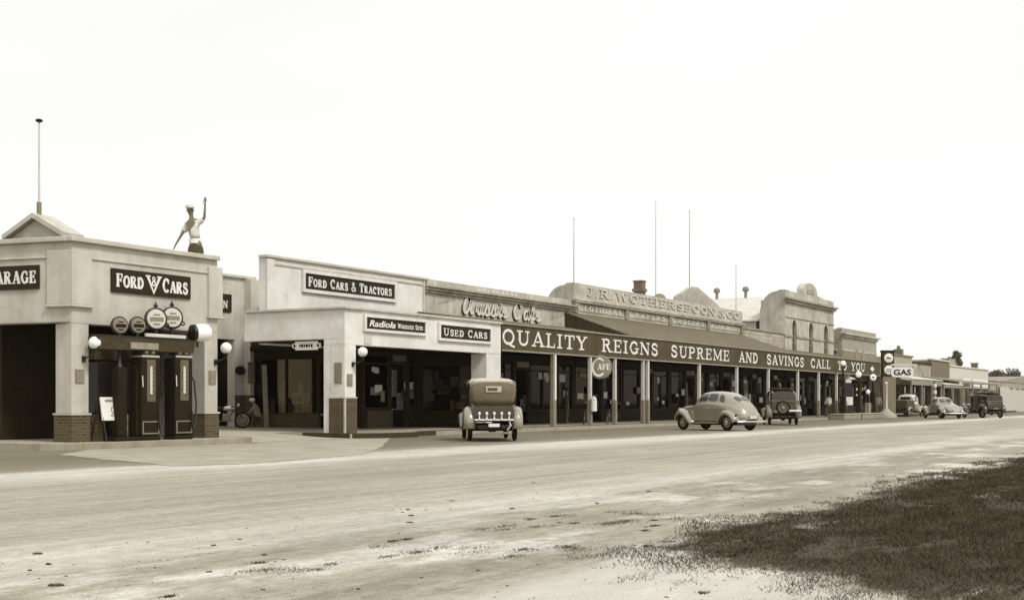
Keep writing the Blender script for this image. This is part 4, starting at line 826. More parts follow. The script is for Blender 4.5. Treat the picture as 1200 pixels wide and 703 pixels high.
# brick building
b2 = sx(1027, T1); b15 = sx(987, T1)
bb = thing('brick_shop', 'narrow pale brick building with heavy cornice right of the arched windows', 'building', (b1, T1, 0))
K3 = zr(.161, T1); H3 = zr(.1768, T1)
mb = MB(); mb.box(b15, b2, T1, T1+.5, 3.5, K3); mb.box(b15, b15+.4, T1+.5, 40, 3.5, H3-.1); mb.box(b2-.4, b2, T1+.5, 40, 0, K3); mb.box(b15, b2, T1+.05, T1+.5, K3, H3); mb.build('wall', M['brickl'], bb, world=True)
MB().box(b1+.02, b15-.01, T1+1.2, 40, 0, H3-.6).build('side_wall', M['brickd'], bb, world=True)
mb = MB(); mb.box(b15-.3, b2+.3, T1-.35, T1+.04, K3, K3+.15); mb.box(b15-.1, b2+.1, T1-.15, T1-.002, K3-.22, K3-.01); mb.box(b15, b2, T1-.06, T1-.002, 5.6, 5.75); mb.build('cornice', M['stucco2'], bb, world=True, bevel=.02)
mb = MB(); mb.box(b15+.1, b2-.1, T1-.04, T1-.002, 4.6, 5.58); mb.build('painted_band', M['grey'], bb, world=True)
for px in (1003, 1011): MB().prism(sfr(T1-.045, 4.6, sx(px, T1)), [(-.45,0),(.45,0),(.45,.7),(0,1.3),(-.45,.7)], 0, .06).build('painted_arch', M['midw'], bb, world=True)
MB().box(b1, b2, T1+.4, 42, 5.6, 5.8).build('roof', M['irong'], bb, world=True)
shopfront(bb, b1+.02, b2, T1, [('w',2),('d',1.2),('w',2),('w',2),('d',1.2)], seed=61, pn=2)

# ---------------------------------------------------------------- verandah with the long lettered fascia
Hf = zr(.1045, T0)-.07; Hb = zr(.067, T0)
r0 = sx(745, T0)+.35; r1 = sx(938, T0)
vd = thing('verandah', 'long street verandah with a dark fascia lettered QUALITY REIGNS SUPREME AND SAVINGS CALL TO YOU', 'verandah', (s_ce, T0, 0))
cuts = [s_ce+.02, sx(758, T0), sx(934, T0), s_v1]
for a, b in zip(cuts, cuts[1:]):
    MB().box(a, b-.03, T0-.04, T0+.04, Hb, Hf).build('fascia_board', M['fascia'], vd, world=True)
mb = MB(); mb.box(s_ce+.02, s_v1, T0-.1, T0+.06, Hf, Hf+.07); mb.box(s_ce+.02, s_v1, T0-.06, T0-.041, Hb, Hb+.07); mb.box(s_v1-.04, s_v1+.04, T0+.04, T1, Hb, Hf); mb.build('fascia_trim', M['midw'], vd, world=True)
def roofsheet(a, b, zw, m='iron'):
    q = MB(); q.prism(frame((a, T1-.05, 0), (0,-1,0)), [(0, zw), (T1-.05-T0-.05, Hf+.02), (T1-.05-T0-.05, Hf-.04), (0, zw-.06)], -(b-a), 0); return q.build('roof', M[m], vd, world=True)
roofsheet(s_ce+.05, r0-.02, zr(.107, T1)); roofsheet(r0, r1, zr(.129, T1)); roofsheet(r1+.02, s_v1, zr(.110, T1))
q = MB(); q.prism(frame((r0+.02, T1-.1, 0), (0,-1,0)), [(0, zr(.129, T1)-.08), (T1-.1-T0-.2, Hf), (0, zr(.105, T1))], -.05, 0); q.build('gablet', M['timber'], vd, world=True)
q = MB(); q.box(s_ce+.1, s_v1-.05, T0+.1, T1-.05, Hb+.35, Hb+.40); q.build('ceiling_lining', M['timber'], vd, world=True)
words = [('QUALITY', 587, 687), ('REIGNS', 704, 770.5), ('SUPREME', 785, 854), ('AND', 865, 887.5), ('SAVINGS', 897.5, 941.5), ('CALL', 949, 972.5), ('TO', 981, 991.5), ('YOU', 996.5, 1013)]
hf = Hf-Hb
for wd, a, b in words:
    q = MB(); slab(q, sfr(T0-.042), wd, sx(a, T0), sx(b, T0), Hb+hf*.26, hf*.56, 0, .012, gap=.10, wmul=1.18); q.build('lettering', M['letter'], vd, world=True)
q = MB(); xd = sx(1021.5, T0); q.prism(sfr(T0-.042, Hb+hf*.5, xd), [(-.75,0),(-.3,.09),(0,.25),(.3,.09),(.75,0),(.3,-.09),(0,-.25),(-.3,-.09)], 0, .012); q.build('emblem', M['letter'], vd, world=True)
posts = [(648, .12), (691, .075), (720, .075), (753, .06), (758.5, .085), (819, .085), (863, .085), (900, .085), (934.5, .085), (959, .085), (980, .085)]
for px, r in posts:
    s = sx(px, T0+.05); p = MB().box(s-r, s+r, T0-.04, T0+.12, PV+1.15, Hb).build('post', M['cream'] if r < .1 else M['midw'], vd, world=True, bevel=.015)
    if r > .1: MB().box(s+.0, s+r*1.1, T0-.055, T0+.125, PV+1.15, Hb-.01).build('post_face', M['white'], p, world=True)
    MB().box(s-r-.012, s+r+.012, T0-.06, T0+.14, PV-.02, PV+1.15).build('post_base', M['grey'], p, world=True, bevel=.015)
# hanging cafe sign
z = zx(703.5, 430, T0-.1)
cs_ = thing('cafe_sign', 'round hanging cafe sign with a big letter C below the fascia', 'sign', (sx(703.5, T0-.1), T0-.1, z))
cdr = Vector((-.80, -.60, 0)); MB().lathe((0,0,0), cdr, [(-.05,.50),(-.04,.53),(.04,.53),(.05,.50)], 32).build('disc', M['grey'], cs_, smooth=True); MB().torus((0,0,0), cdr, .53, .03, 36, 6).build('rim', M['midw'], cs_, smooth=True)
q = MB(); fc_ = frame(cdr*.052, Vector((0,0,1)).cross(cdr)); ribbon(q, fc_, arc(-.08, 0, .30, .40, 45, 315, 20), .10, 0, 0, 1, 1, 0, .012); slab(q, fc_, 'AFE', -.14, .46, -.13, .28, 0, .012, wmul=1.2); q.build('lettering', M['white'], cs_)
# white bin on the second post
bn = thing('litter_bin', 'white rounded bin fixed on the second verandah post', 'bin', (sx(695, T0-.12), T0-.15, PV+.62))
MB().lathe((0,0,0), (0,0,1), [(0,.13),(.02,.15),(.5,.15),(.52,.13)], 18).build('drum', M['white'], bn, smooth=True); MB().lathe((0,0,.52), (0,0,1), [(0,.15),(.05,.14),(.14,.09),(.19,.02)], 18).build('lid', M['cream'], bn, smooth=True)
# flagpoles on the roofs
pole('thin pole at the left end of the drapery parapet', 672.5, 336, 256, T1+.3, .028, 'thin'); pole('tallest thin pole standing behind the drapery parapet', 768.5, 350, 236, 36.5, .028, 'thin')
pole('thin pole on the peak of the drapery gable', 808, 342, 247, 34.0, .034, 'thin'); pole('short thin pole at the right end of the drapery parapet', 862.5, 368, 310, T1+.6, .028, 'thin')

# ---------------------------------------------------------------- vehicles (x forward, y left)
def catm(vals, u):
    n = len(vals)-1; u = max(0, min(u, n-1e-6)); i = int(u); f = u-i
    a, b, c, d = vals[max(i-1,0)], vals[i], vals[i+1], vals[min(i+2,n)]
    return .5*((2*b)+(c-a)*f+(2*a-5*b+4*c-d)*f*f+(3*b-a-3*c+d)*f**3)
class Loft:
    def __init__(s, st): s.st = sorted(st); s.xs = [q[0] for q in s.st]
    def ring(s, x):
        i = 0
        while i < len(s.xs)-2 and x > s.xs[i+1]: i += 1
        u = i + (x-s.xs[i])/(s.xs[i+1]-s.xs[i]); zb, w_, zl, wt, zt = [catm([q[k] for q in s.st], u) for k in range(1, 6)]
        h = zt-zl
        return [(w_*.82, zb), (w_*.97, zb+.10), (w_, (zb+zl)/2), (w_*.975, zl-.02), (wt+(w_-wt)*.45, zl+h*.38), (wt*.98, zt-h*.22), (wt*.62, zt-h*.04), (0, zt)]
    def at(s, x, v):
        r = s.ring(x); return Vector((x, catm([p[0] for p in r], v*7), catm([p[1] for p in r], v*7)))
    def nrm(s, x, v, sg=1):
        e = .01; a = s.at(x+e, v)-s.at(x-e, v); b = s.at(x, min(1, v+e))-s.at(x, max(0, v-e)); n = b.cross(a)
        if n.dot(Vector((0, s.at(x, v).y+.01, .3))) < 0: n = -n
        return n.normalized()
    def mesh(s, nx=44, nv=26):
        mb = MB(); rows = []
        for x in np.linspace(s.xs[0], s.xs[-1], nx):
            h = [s.at(x, v) for v in np.linspace(0, 1, nv)]; rows.append(h + [Vector((p.x, -p.y, p.z)) for p in h[-2::-1]])
        mb.grid(rows)
        for r in (rows[0], rows[-1]): mb.bm.faces.new([mb.bm.verts.new(p) for p in r])
        bmesh.ops.remove_doubles(mb.bm, verts=mb.bm.verts, dist=.0005)
        return mb
    def patch(s, mb, x0, x1, v0, v1, sides=(1,-1), off=.008, n=8, corner=.0, taper=(0,0)):
        for sg in sides:
            rows = []
            for i, v in enumerate(np.linspace(v0, v1, n)):
                f = i/(n-1); a = x0 + taper[0]*f; b = x1 + taper[1]*f; c = corner*(1-min(1, 4*min(f, 1-f)))**2; row = []
                for x in np.linspace(a+c, b-c, n):
                    p = s.at(x, v) + s.nrm(x, v)*off; row.append(Vector((p.x, p.y*sg, p.z)))
                rows.append(row)
            mb.grid(rows)
        return mb
def wheel(par, x, y, r=.34, wd=.14, rim='midw', spokes=0, side=1):
    o = MB(); o.torus((0,0,0), (0,1,0), r-wd*.5, wd*.5, 28, 10, sq=.85); t = o.build('wheel', M['tyre'], par, smooth=True); t.location = (x, y, r)
    q = MB(); q.lathe((0,0,0), (0,side,0), [(-.05,.05),(-.03,r-wd),(.02,r-wd+.01),(.03,r-wd-.03),(.0 if not spokes else .0,r*.35),(.045,r*.30),(.06,r*.22),(.075,.02)], 24) if not spokes else q.torus((0,0,0), (0,1,0), r-wd, .025, 28, 6)
    if spokes:
        q.lathe((0,0,0), (0,side,0), [(-.08,.06),(.04,.07),(.09,.05),(.1,.01)], 12)
        for k in range(spokes): a = 2*math.pi*k/spokes; q.cyl((0,0,0), ((r-wd)*math.cos(a), 0, (r-wd)*math.sin(a)), .02, n=6)
    q.build('rim', M[rim], t, smooth=True)
    q = MB().lathe((0,0,0), (0,side,0), [(.05,r*.33),(.085,r*.3),(.11,r*.12),(.115,.005)], 16) if not spokes else None
    if q: q.build('hub_cap', M['chrome'], t, smooth=True)
    return t
def fender(par, path, y0, y1, m, name='fender', drop=.2, crown=.03):
    mb = MB(); P = [Vector((p[0], 0, p[1])) for p in path]; rows = []
    for i, p in enumerate(P):
        d = (P[min(i+1, len(P)-1)] - P[max(i-1, 0)]).normalized(); nr = Vector((-d.z, 0, d.x)); 
        if nr.dot(p - Vector((sum(q.x for q in P)/len(P), 0, .2))) < 0: nr = -nr
        w_ = abs(y1-y0); sg = 1 if y1 > y0 else -1
        sec = [(0, -.02), (.25, crown*.7), (.5, crown), (.75, crown*.5), (.92, -.03), (1.0, -drop*.5), (1.02, -drop)]
        rows.append([p + nr*q[1] + Vector((0, y0 + sg*w_*q[0], 0)) for q in sec])
    mb.grid(rows); o = mb.build(name, m, par, smooth=True, solid=.015); return o
def arcp(xc, zc, R, a0, a1, n=10): return [(xc+R*math.cos(math.radians(a0+(a1-a0)*i/n)), zc+R*math.sin(math.radians(a0+(a1-a0)*i/n))) for i in range(n+1)]
def slight(par, x, y, z, r=.05): MB().lathe((x, y, z), (-1,0,0), [(-.08,.01),(-.03,r*.8),(0,r),(.02,r*.9)], 12).build('tail_light', M['dark'], par, smooth=True)

def sedan(label, loc, rz, paint='carlt', coupe=False, group='light rounded cars'):
    C = thing('parked_car', label, 'car', loc, rz, group)
    if not coupe:
        st = [(-2.28,.50,.30,.62,.22,.70),(-2.15,.42,.52,.74,.40,.92),(-1.85,.38,.66,.88,.44,1.20),(-1.5,.36,.73,.96,.50,1.44),(-1.0,.35,.77,1.02,.55,1.62),(-.3,.35,.78,1.04,.57,1.69),(.3,.35,.77,1.04,.55,1.64),(.56,.35,.74,1.03,.52,1.46),(.80,.35,.68,1.00,.48,1.14),(1.2,.38,.50,.97,.33,1.10),(1.8,.42,.34,.90,.22,1.05),(2.05,.50,.22,.85,.14,1.00),(2.16,.55,.10,.80,.06,.94)]
    else:
        st = [(-2.2,.48,.30,.58,.2,.64),(-2.0,.42,.52,.68,.40,.80),(-1.5,.38,.66,.82,.50,1.00),(-1.0,.36,.72,.94,.52,1.10),(-.62,.35,.75,1.0,.50,1.20),(-.4,.35,.76,1.02,.52,1.52),(0,.35,.76,1.02,.53,1.60),(.4,.35,.75,1.02,.52,1.54),(.6,.35,.72,1.0,.50,1.36),(.82,.36,.66,.98,.44,1.10),(1.3,.38,.48,.94,.3,1.06),(1.9,.42,.32,.88,.2,1.0),(2.05,.5,.2,.82,.12,.95)]
    Lf = Loft(st); Lf.mesh().build('body', M[paint], C, smooth=True)
    g = MB(); tr = MB()
    if not coupe:
        for a, b, ta, tb, c in ((-.14,.42,.0,-.14,.05), (-.76,-.22,.02,.0,.05), (-1.22,-.88,.14,.0,.07)):
            Lf.patch(tr, a-.035, b+.035, .535, .765, off=.006, taper=(ta, tb), corner=c*.8); Lf.patch(g, a, b, .555, .745, off=.012, taper=(ta, tb), corner=c)
        Lf.patch(g, -1.74, -1.46, .80, .97, off=.012, corner=.08); Lf.patch(g, .60, .74, .66, .97, off=.012)
    else:
        Lf.patch(tr, -.36, .40, .535, .765, off=.006, taper=(.02, -.1), corner=.05); Lf.patch(g, -.32, .36, .555, .745, off=.012, taper=(.02, -.1), corner=.05)
        Lf.patch(g, -.60, -.46, .78, .98, off=.012); Lf.patch(g, .62, .76, .66, .97, off=.012)
    tr.build('window_trim', M[paint], C, smooth=True); g.build('window', M['carglass'], C, smooth=True)
    wb0, wb1 = (1.38, -1.42) if not coupe else (1.32, -1.25)
    for sg in (1, -1):
        wheel(C, wb0, sg*.70, .35, .15, side=sg, rim='midw'); wheel(C, wb1, sg*.70, .35, .15, side=sg, rim='midw')
        fender(C, [(wb0+.46, .40), (wb0+.44,.62), (wb0+.30,.80), (wb0+.05,.87), (wb0-.2,.80), (wb0-.42,.62), (wb0-.58,.45), (wb0-.78,.36)], sg*.50, sg*.90, M[paint], drop=.17, crown=.05)
        fender(C, [(wb1+.52,.34), (wb1+.46,.54), (wb1+.32,.74), (wb1+.1,.86), (wb1-.14,.86), (wb1-.36,.76), (wb1-.54,.6), (wb1-.66,.42)], sg*.52, sg*.92, M[paint], drop=.17, crown=.05)
        MB().box(wb1+.42, wb0-.7, min(sg*.66, sg*.90), max(sg*.66, sg*.90), .30, .36).build('running_board', M[paint if not coupe else 'dark'], C, bevel=.02)
        MB().lathe((wb0+.42, sg*.52, .84), (1,0,-.05), [(-.4,.03),(-.2,.09),(0,.12),(.04,.11),(.06,.02)], 14).build('headlight', M['chrome'], C, smooth=True)
        slight(C, wb1-.62, sg*.78, .66)
        d = MB(); d.cyl((-.18, sg*.80, .96), (-.30, sg*.80, .96), .012); d.cyl((-.84, sg*.80, .96), (-.72, sg*.80, .96), .012); d.build('door_handle', M['chrome'], C)
        ln = MB()
        for x in (.50, -.20, -.82): 
            pts = [Lf.at(x, v) + Lf.nrm(x, v)*.002 for v in np.linspace(.1, .52, 8)]; ln.tube([(p.x, p.y*sg, p.z) for p in pts], .006, 4)
        pts = [Lf.at(x, .47) + Lf.nrm(x, .47)*.004 for x in np.linspace(-2.0, 1.7, 30)]; ln.tube([(p.x, p.y*sg, p.z) for p in pts], .008, 4)
        ln.build('door_seam', M['carmid'], C)
    for xb, r in ((-2.36, .40),):
        b = MB(); s_ = 1 if xb > 0 else -1
        b.tube([(xb-s_*.18, -.86, r), (xb-s_*.05, -.7, r), (xb, -.35, r), (xb, .35, r), (xb-s_*.05, .7, r), (xb-s_*.18, .86, r)], .045, 8, flat=1); b.cyl((xb-s_*.3, .3, r), (xb, .3, r), .02); b.cyl((xb-s_*.3, -.3, r), (xb, -.3, r), .02); b.build('bumper', M['chrome'], C, smooth=True)
    MB().box(-1.9, 1.6, -.55, .55, .24, .40).build('chassis', M['black'], C)
    if coupe or True: MB().box(-2.32, -2.30, -.2, .2, .52, .64).build('number_plate', M['cream'], C)
    ln = MB(); pts = [Lf.at(x, .80) + Lf.nrm(x, .80)*.003 for x in np.linspace(-2.15, -1.75, 8)]
    for sg in (1, -1): ln.tube([(p.x, p.y*sg, p.z) for p in pts], .006, 4)
    a = Lf.at(-1.76, .80); ln.tube([(-1.765, a.y, a.z+.008), (-1.70, 0, Lf.at(-1.70, 1).z+.01), (-1.765, -a.y, a.z+.008)], .006, 4); ln.build('boot_seam', M['carmid'], C)
    return C
def tourer(label, loc, rz, body='cardk', fend='dustf', top='canvas', topedge='canvasl', closed=False, rack=True, spare=False, loft=True, name='parked_car'):
    C = thing(name, label, 'car', loc, rz, 'vintage cars parked at the kerb')
    st = [(-1.97,.66,.64,.98,.60,1.10),(-1.84,.58,.70,1.05,.66,1.18),(-1.3,.5,.70,1.10,.64,1.20),(-.3,.48,.72,1.10,.66,1.18),(.55,.48,.68,1.08,.60,1.16),(.8,.5,.55,1.05,.45,1.14),(1.2,.5,.42,1.02,.32,1.12),(1.85,.52,.33,.98,.25,1.10),(1.95,.55,.32,.96,.24,1.08)]
    Lf = Loft(st); Lf.mesh(30, 18).build('body', M[body], C, smooth=True)
    MB().lathe((1.96, 0, .82), (1,0,0), [(0,.30),(.03,.28),(.035,.02)], 4).build('radiator', M['chrome'], C)
    # hood or closed cabin
    q = MB(); rows = []; cs = MB()
    if not closed:
        secs = [(-1.82,.66,1.16),(-1.86,.70,1.5),(-1.74,.71,1.82),(-1.5,.71,1.92),(-.6,.70,1.97),(.3,.69,1.95),(.62,.67,1.88)]
        prof = lambda w_, zt, z0: [(w_*.98, z0), (w_, z0+(zt-z0)*.6), (w_*.97, zt-.07), (w_*.85, zt-.01), (w_*.45, zt+.02), (0, zt+.03)]
        for x, w_, zt in secs[2:]:
            h = [Vector((x, a, b)) for a, b in prof(w_, zt, zt-.16)]; rows.append(h + [Vector((p.x, -p.y, p.z)) for p in h[-2::-1]])
        q.grid(rows); hood = q.build('hood', M[topedge], C, smooth=True, solid=.02)  # hood top in a paler canvas: the light on it is painted in
        bk = MB(); rr_ = []
        for z, w_, x in ((1.13,.64,-1.86),(1.3,.685,-1.90),(1.5,.71,-1.91),(1.66,.72,-1.88),(1.80,.70,-1.79),(1.86,.66,-1.72)):
            rr_.append([Vector((x + .10*(abs(k)/6)**3, w_*k/6, z)) for k in range(-6, 7)])
        bk.grid(rr_)
        for sg in (1, -1): bk.grid([[(-1.80, sg*.66, 1.13), (-1.1, sg*.70, 1.16)], [(-1.80, sg*.71, 1.5), (-1.25, sg*.71, 1.5)], [(-1.72, sg*.69, 1.82), (-1.3, sg*.695, 1.82)]])
        curt = bk.build('rear_curtain', M[top], C, smooth=True, solid=.015)
        f = frame((-1.925, 0, 1.60), (0,-1,0)); MB().obox(f, -.24, .24, -.07, .11, 0, .012).build('window_surround', M['canvasl' if top == 'canvas' else 'grey'], curt); MB().obox(f, -.19, .12, -.03, .06, .012, .02).build('rear_window', M['carglass'], curt)
        b = MB()
        for sg in (1, -1):
            for x in (-1.2, -.35, .55): b.cyl((x, sg*.67, 1.12), (x, sg*.69, 1.9), .018)
        b.build('hood_bow', M['dark'], C)
        MB().box(.60, .63, -.62, .62, 1.16, 1.82).build('windscreen', M['carglass'], C)
    else:
        q = Loft([(-1.92,1.02,.66,1.12,.60,1.78),(-1.8,1.02,.70,1.14,.64,1.87),(-1.0,1.02,.72,1.15,.66,1.93),(0,1.02,.72,1.15,.66,1.93),(.62,1.02,.68,1.15,.62,1.87),(.74,1.02,.64,1.15,.6,1.74)]); q.mesh(20, 18).build('cabin', M[body], C, smooth=True)
        g = MB(); 
        for a, b_ in ((-1.6,-.95),(-.85,-.15),(-.05,.55)): q.patch(g, a, b_, .5, .72, off=.01)
        g.build('side_window', M['carglass'], C, smooth=True)
        f = frame((-1.945, 0, 1.52), (0,-1,0)); MB().obox(f, -.30, .30, -.10, .12, 0, .015).build('rear_window', M['carglass'], C)
        MB().box(-1.955, -1.93, -.68, .68, 1.28, 1.31).build('belt_rail', M['grey'], C)
        MB().box(-1.86, .7, -.6, .6, 1.915, 1.95).build('roof_panel', M['canvas'], C, bevel=.02)
    r = .37
    for sg in (1, -1):
        for xw in (1.45, -1.42): wheel(C, xw, sg*.70, r, .15, rim='midw', spokes=12, side=sg)
        fender(C, [(1.95,.52),(1.90,.70),(1.72,.84),(1.45,.88),(1.15,.80),(.9,.62),(.7,.46),(.5,.42)], sg*.46, sg*.88, M[fend], drop=.10)
        fender(C, [(-.80,.42),(-.92,.66),(-1.08,.90),(-1.32,1.04),(-1.6,1.05),(-1.82,.94),(-1.96,.70),(-2.0,.40)], sg*.58, sg*.92, M[fend], drop=.22, crown=.04)
        MB().box(-.85, .55, min(sg*.60, sg*.88), max(sg*.60, sg*.88), .40, .44).build('running_board', M['dark'], C, bevel=.01)
        MB().lathe((2.0, sg*.48, .98), (1,0,0), [(-.2,.04),(-.1,.10),(0,.13),(.03,.12),(.035,.02)], 14).build('headlight', M['chrome'], C, smooth=True)
        slight(C, -1.99, sg*.5, .72)
    q = MB(); q.box(-1.85, 1.9, -.42, .42, .38, .52); q.cyl((-1.42, -.7, .37), (-1.42, .7, .37), .05); q.sphere((-1.42, 0, .37), .14, 10); q.box(-2.0, -1.9, -.5, .5, .42, .50); q.build('chassis', M['black'], C)
    q = MB(); q.sphere((-1.96, -.28, .45), .12, 10, (.7,1.2,.8)); q.sphere((-1.96, .10, .43), .11, 10, (.7,1.3,.8)); q.cyl((-1.95,.1,.38), (-1.95,.45,.42), .04); q.build('silencer', M['black'], C, smooth=True)
    if rack:
        q = MB(); q.box(-2.16, -2.10, -.60, .60, .65, .70); [q.box(-2.12, -1.8, y-.02, y+.02, .66, .69) for y in (-.45, 0, .45)]; rk = q.build('luggage_rack', M['white'], C, bevel=.01)
        for k in range(5):
            y = -.46+.23*k; q = MB(); q.lathe((-2.15, y, .70), (0,0,1), [(0,.045),(.03,.018),(.12,.02),(.15,.045),(.19,.045),(.22,.02)], 12); q.build('rack_post', M['white'], rk, smooth=True)
        MB().box(-2.10, -2.0, -.56, .56, .24, .30).build('bumper', M['midw'], C, bevel=.01)
        MB().box(-2.13, -2.115, -.17, .17, .46, .56).build('number_plate', M['white'], C)
        q = MB(); q.tube([(-2.02, -.42, .36), (-2.08, -.52, .5), (-2.02, -.48, .62)], .03, 8); q.build('rear_spring', M['cream'], C, smooth=True)
    else:
        MB().box(-2.08, -2.06, .2 if spare else -.2, .55 if spare else .2, .68, .78).build('number_plate', M['grey'], C)
    if spare:
        q = MB(); q.torus((-2.06, .05, .93), (1,0,0), .30, .065, 30, 10); sp = q.build('spare_wheel', M['tyre'], C, smooth=True); q = MB(); q.torus((-2.09, .05, .93), (1,0,0), .24, .02, 28, 6); q.lathe((-2.1, .05, .93), (1,0,0), [(0,.08),(.08,.1)], 12); [q.cyl((-2.06, .05, .93), (-2.06, .05+.23*math.cos(a), .93+.23*math.sin(a)), .014, n=6) for a in np.linspace(0, 2*math.pi, 11)[:-1]]; q.build('rim', M['midw'], sp, smooth=True)
        b = MB(); b.tube([(-2.05,-.88,.74), (-2.16,-.6,.76), (-2.16,-.25,.76)], .05, 8, flat=1.0); b.build('bumper', M['white'], C, smooth=True)
    return C
def gpt(px, py): return G(px, HC*F/(py-HY))
def shorten(C, f):
    for ch in C.children:
        if ch.name.split('.')[0] == 'wheel': ch.location.x *= f
        else: ch.scale.x *= f
def place(px, D, hx, hd): p = G(px, D); return (p.x, p.y, 0), head(hx, hd)
l_, r_ = place(572.5, 41.5, -.10, 1); tourer('open tourer with its canvas hood up, seen from behind in front of the showroom', l_, r_)
l_, r_ = place(839, 55.8, -.60, .80); _s = sedan('light grey rounded sedan with three side windows, parked at an angle beneath the long fascia', l_, r_); shorten(_s, .94)
l_, r_ = place(914, 69.5, .10, 1); tourer('dark closed box saloon with a spare wheel on its back, right of the grey sedan', l_, r_, body='cardk', fend='carmid', closed=True, rack=False, spare=True)
l_, r_ = place(1104, 96, -.12, 1); sedan('light coupe with a long sloping tail parked before the white verandah roofs', l_, r_, coupe=True)
l_, r_ = place(1151, 99, -.14, .99); tourer('black closed car with a tan roof, rightmost of the parked vehicles', l_, r_, body='cardk', fend='cardk', closed=True, rack=False)
# utility truck with covered tray
def ute(label, loc, rz):
    C = thing('utility_truck', label, 'truck', loc, rz)
    Lf = Loft([(.1,.5,.66,1.0,.6,1.12),(.9,.5,.62,1.0,.55,1.12),(1.2,.5,.42,1.0,.32,1.1),(2.0,.52,.33,.96,.25,1.08),(2.1,.55,.3,.94,.2,1.05)]); Lf.mesh(20,14).build('bonnet', M['midw'], C, smooth=True)
    q = Loft([(-.35,.95,.70,1.12,.62,1.72),(-.25,.95,.72,1.14,.66,1.84),(.4,.95,.72,1.15,.66,1.87),(.8,.95,.66,1.15,.6,1.78),(.9,.95,.62,1.15,.58,1.6)]); q.mesh(16,16).build('cab', M['cream'], C, smooth=True)
    g = MB(); q.patch(g, -.1, .55, .5, .72, off=.01); q.patch(g, .86, .895, .5, .9, off=.01); g.box(-.37, -.345, -.42, .42, 1.38, 1.66); g.build('window', M['carglass'], C)
    t = MB().box(-2.1, -.38, -.80, .80, .72, 1.34).build('tray', M['shade'], C, bevel=.03); MB().box(-2.05, -.4, -.7, .7, 1.34, 1.42).build('tarpaulin', M['grey'], t, bevel=.04)
    for sg in (1, -1):
        for x in (1.4, -1.4): wheel(C, x, sg*.70, .37, .14, rim='midw', side=sg)
        fender(C, [(1.9,.5),(1.85,.7),(1.65,.84),(1.4,.88),(1.1,.8),(.85,.6),(.6,.44)], sg*.46, sg*.9, M['dustf'], drop=.14)
        fender(C, [(-.95,.5),(-1.1,.74),(-1.4,.84),(-1.7,.74),(-1.85,.5)], sg*.62, sg*.92, M['dustf'], drop=.12)
    MB().box(-2.0, 1.9, -.42, .42, .4, .55).build('chassis', M['black'], C); slight(C, -2.12, .6, .7)
    return C
l_, r_ = place(1063, 108, .62, .78); ute('utility truck with a pale cab and dark covered tray under the GAS sign', l_, r_)
def bicycle(label, px, t, rz, lean=.12):
    B = thing('bicycle', label, 'bicycle', (sx(px, t), t, PV), rz, 'bicycles against the verandah posts'); B.rotation_euler = (lean, 0, rz)
    for x in (-.52, .52):
        q = MB(); q.torus((x,0,.34), (0,1,0), .32, .022, 30, 6); wl = q.build('wheel', M['tyre'], B, smooth=True); q = MB(); [q.cyl((x,0,.34), (x+.31*math.cos(a),0,.34+.31*math.sin(a)), .004, n=4) for a in np.linspace(0, 2*math.pi, 13)[:-1]]; q.torus((x,0,.34), (0,1,0), .30, .009, 28, 5); q.build('spokes', M['chrome'], wl)
    q = MB(); A, S, H_, Bk = (-.52,0,.34), (-.2,0,.82), (.36,0,.85), (-.08,0,.30)
    for a, b in ((A, S), (S, H_), (S, Bk), (A, Bk), (Bk, (.38,0,.72)), ((.52,0,.34), (.36,0,.9)), (S, (-.22,0,.93))): q.cyl(a, b, .017, n=8)
    q.build('bicycle_frame', M['black'], B); MB().sphere((-.23,0,.95), .1, 10, (1.3,.8,.35)).build('saddle', M['timber'], B, smooth=True)
    MB().tube([(.30,-.26,1.0), (.42,-.2,1.02), (.37,0,.98), (.42,.2,1.02), (.30,.26,1.0)], .014, 8).build('handlebar', M['chrome'], B, smooth=True)
    return B
bicycle('bicycle leaning inside the verandah post that carries the white bin', 687, T0+.5, .25); bicycle('bicycle leaning beyond the post right of the hanging cafe sign', 716, T0+.45, .1); bicycle('bicycle standing in shade beside the last close pair of posts', 968, T0+.5, .2)
# motorcycle in the link doorway
mc = thing('motorcycle', 'motorcycle parked in front of the dark link doorway, half hidden by the garage pillar', 'motorcycle', (sx(265, 35.6), 35.6, PV), rz=head(.96, .3))
for x in (-.65, .65): wheel(mc, x, 0, .33, .09, spokes=14, rim='midw')
q = MB(); [q.cyl(a, b, .025, n=8) for a, b in (((-.65,.05,.33),(.0,.05,.3)), ((0,0,.3),(.4,0,.85)), ((-.65,0,.33),(-.25,0,.75)), ((-.25,0,.75),(.4,0,.8)), ((.65,.05,.33),(.42,.03,.95)), ((.65,-.05,.33),(.42,-.03,.95)))]; q.build('cycle_frame', M['black'], mc)
MB().sphere((.12,0,.80), .16, 12, (1.7,.8,.75)).build('fuel_tank', M['chrome'], mc, smooth=True); MB().sphere((-.3,0,.82), .16, 12, (1.2,.9,.4)).build('saddle', M['timber'], mc, smooth=True)
MB().lathe((.5,0,.92), (1,0,0), [(-.1,.03),(-.03,.09),(0,.1),(.02,.02)], 14).build('headlight', M['chrome'], mc, smooth=True); q = MB(); q.box(-.15,.2,-.12,.12,.28,.6); q.build('engine', M['grey'], mc, bevel=.04)
MB().tube([(.2,-.32,.98),(.38,-.2,1.04),(.38,.2,1.04),(.2,.32,.98)], .015).build('handlebar', M['chrome'], mc, smooth=True); MB().tube([(.1,.14,.35),(-.3,.17,.28),(-.8,.17,.3)], .035).build('exhaust', M['chrome'], mc, smooth=True)

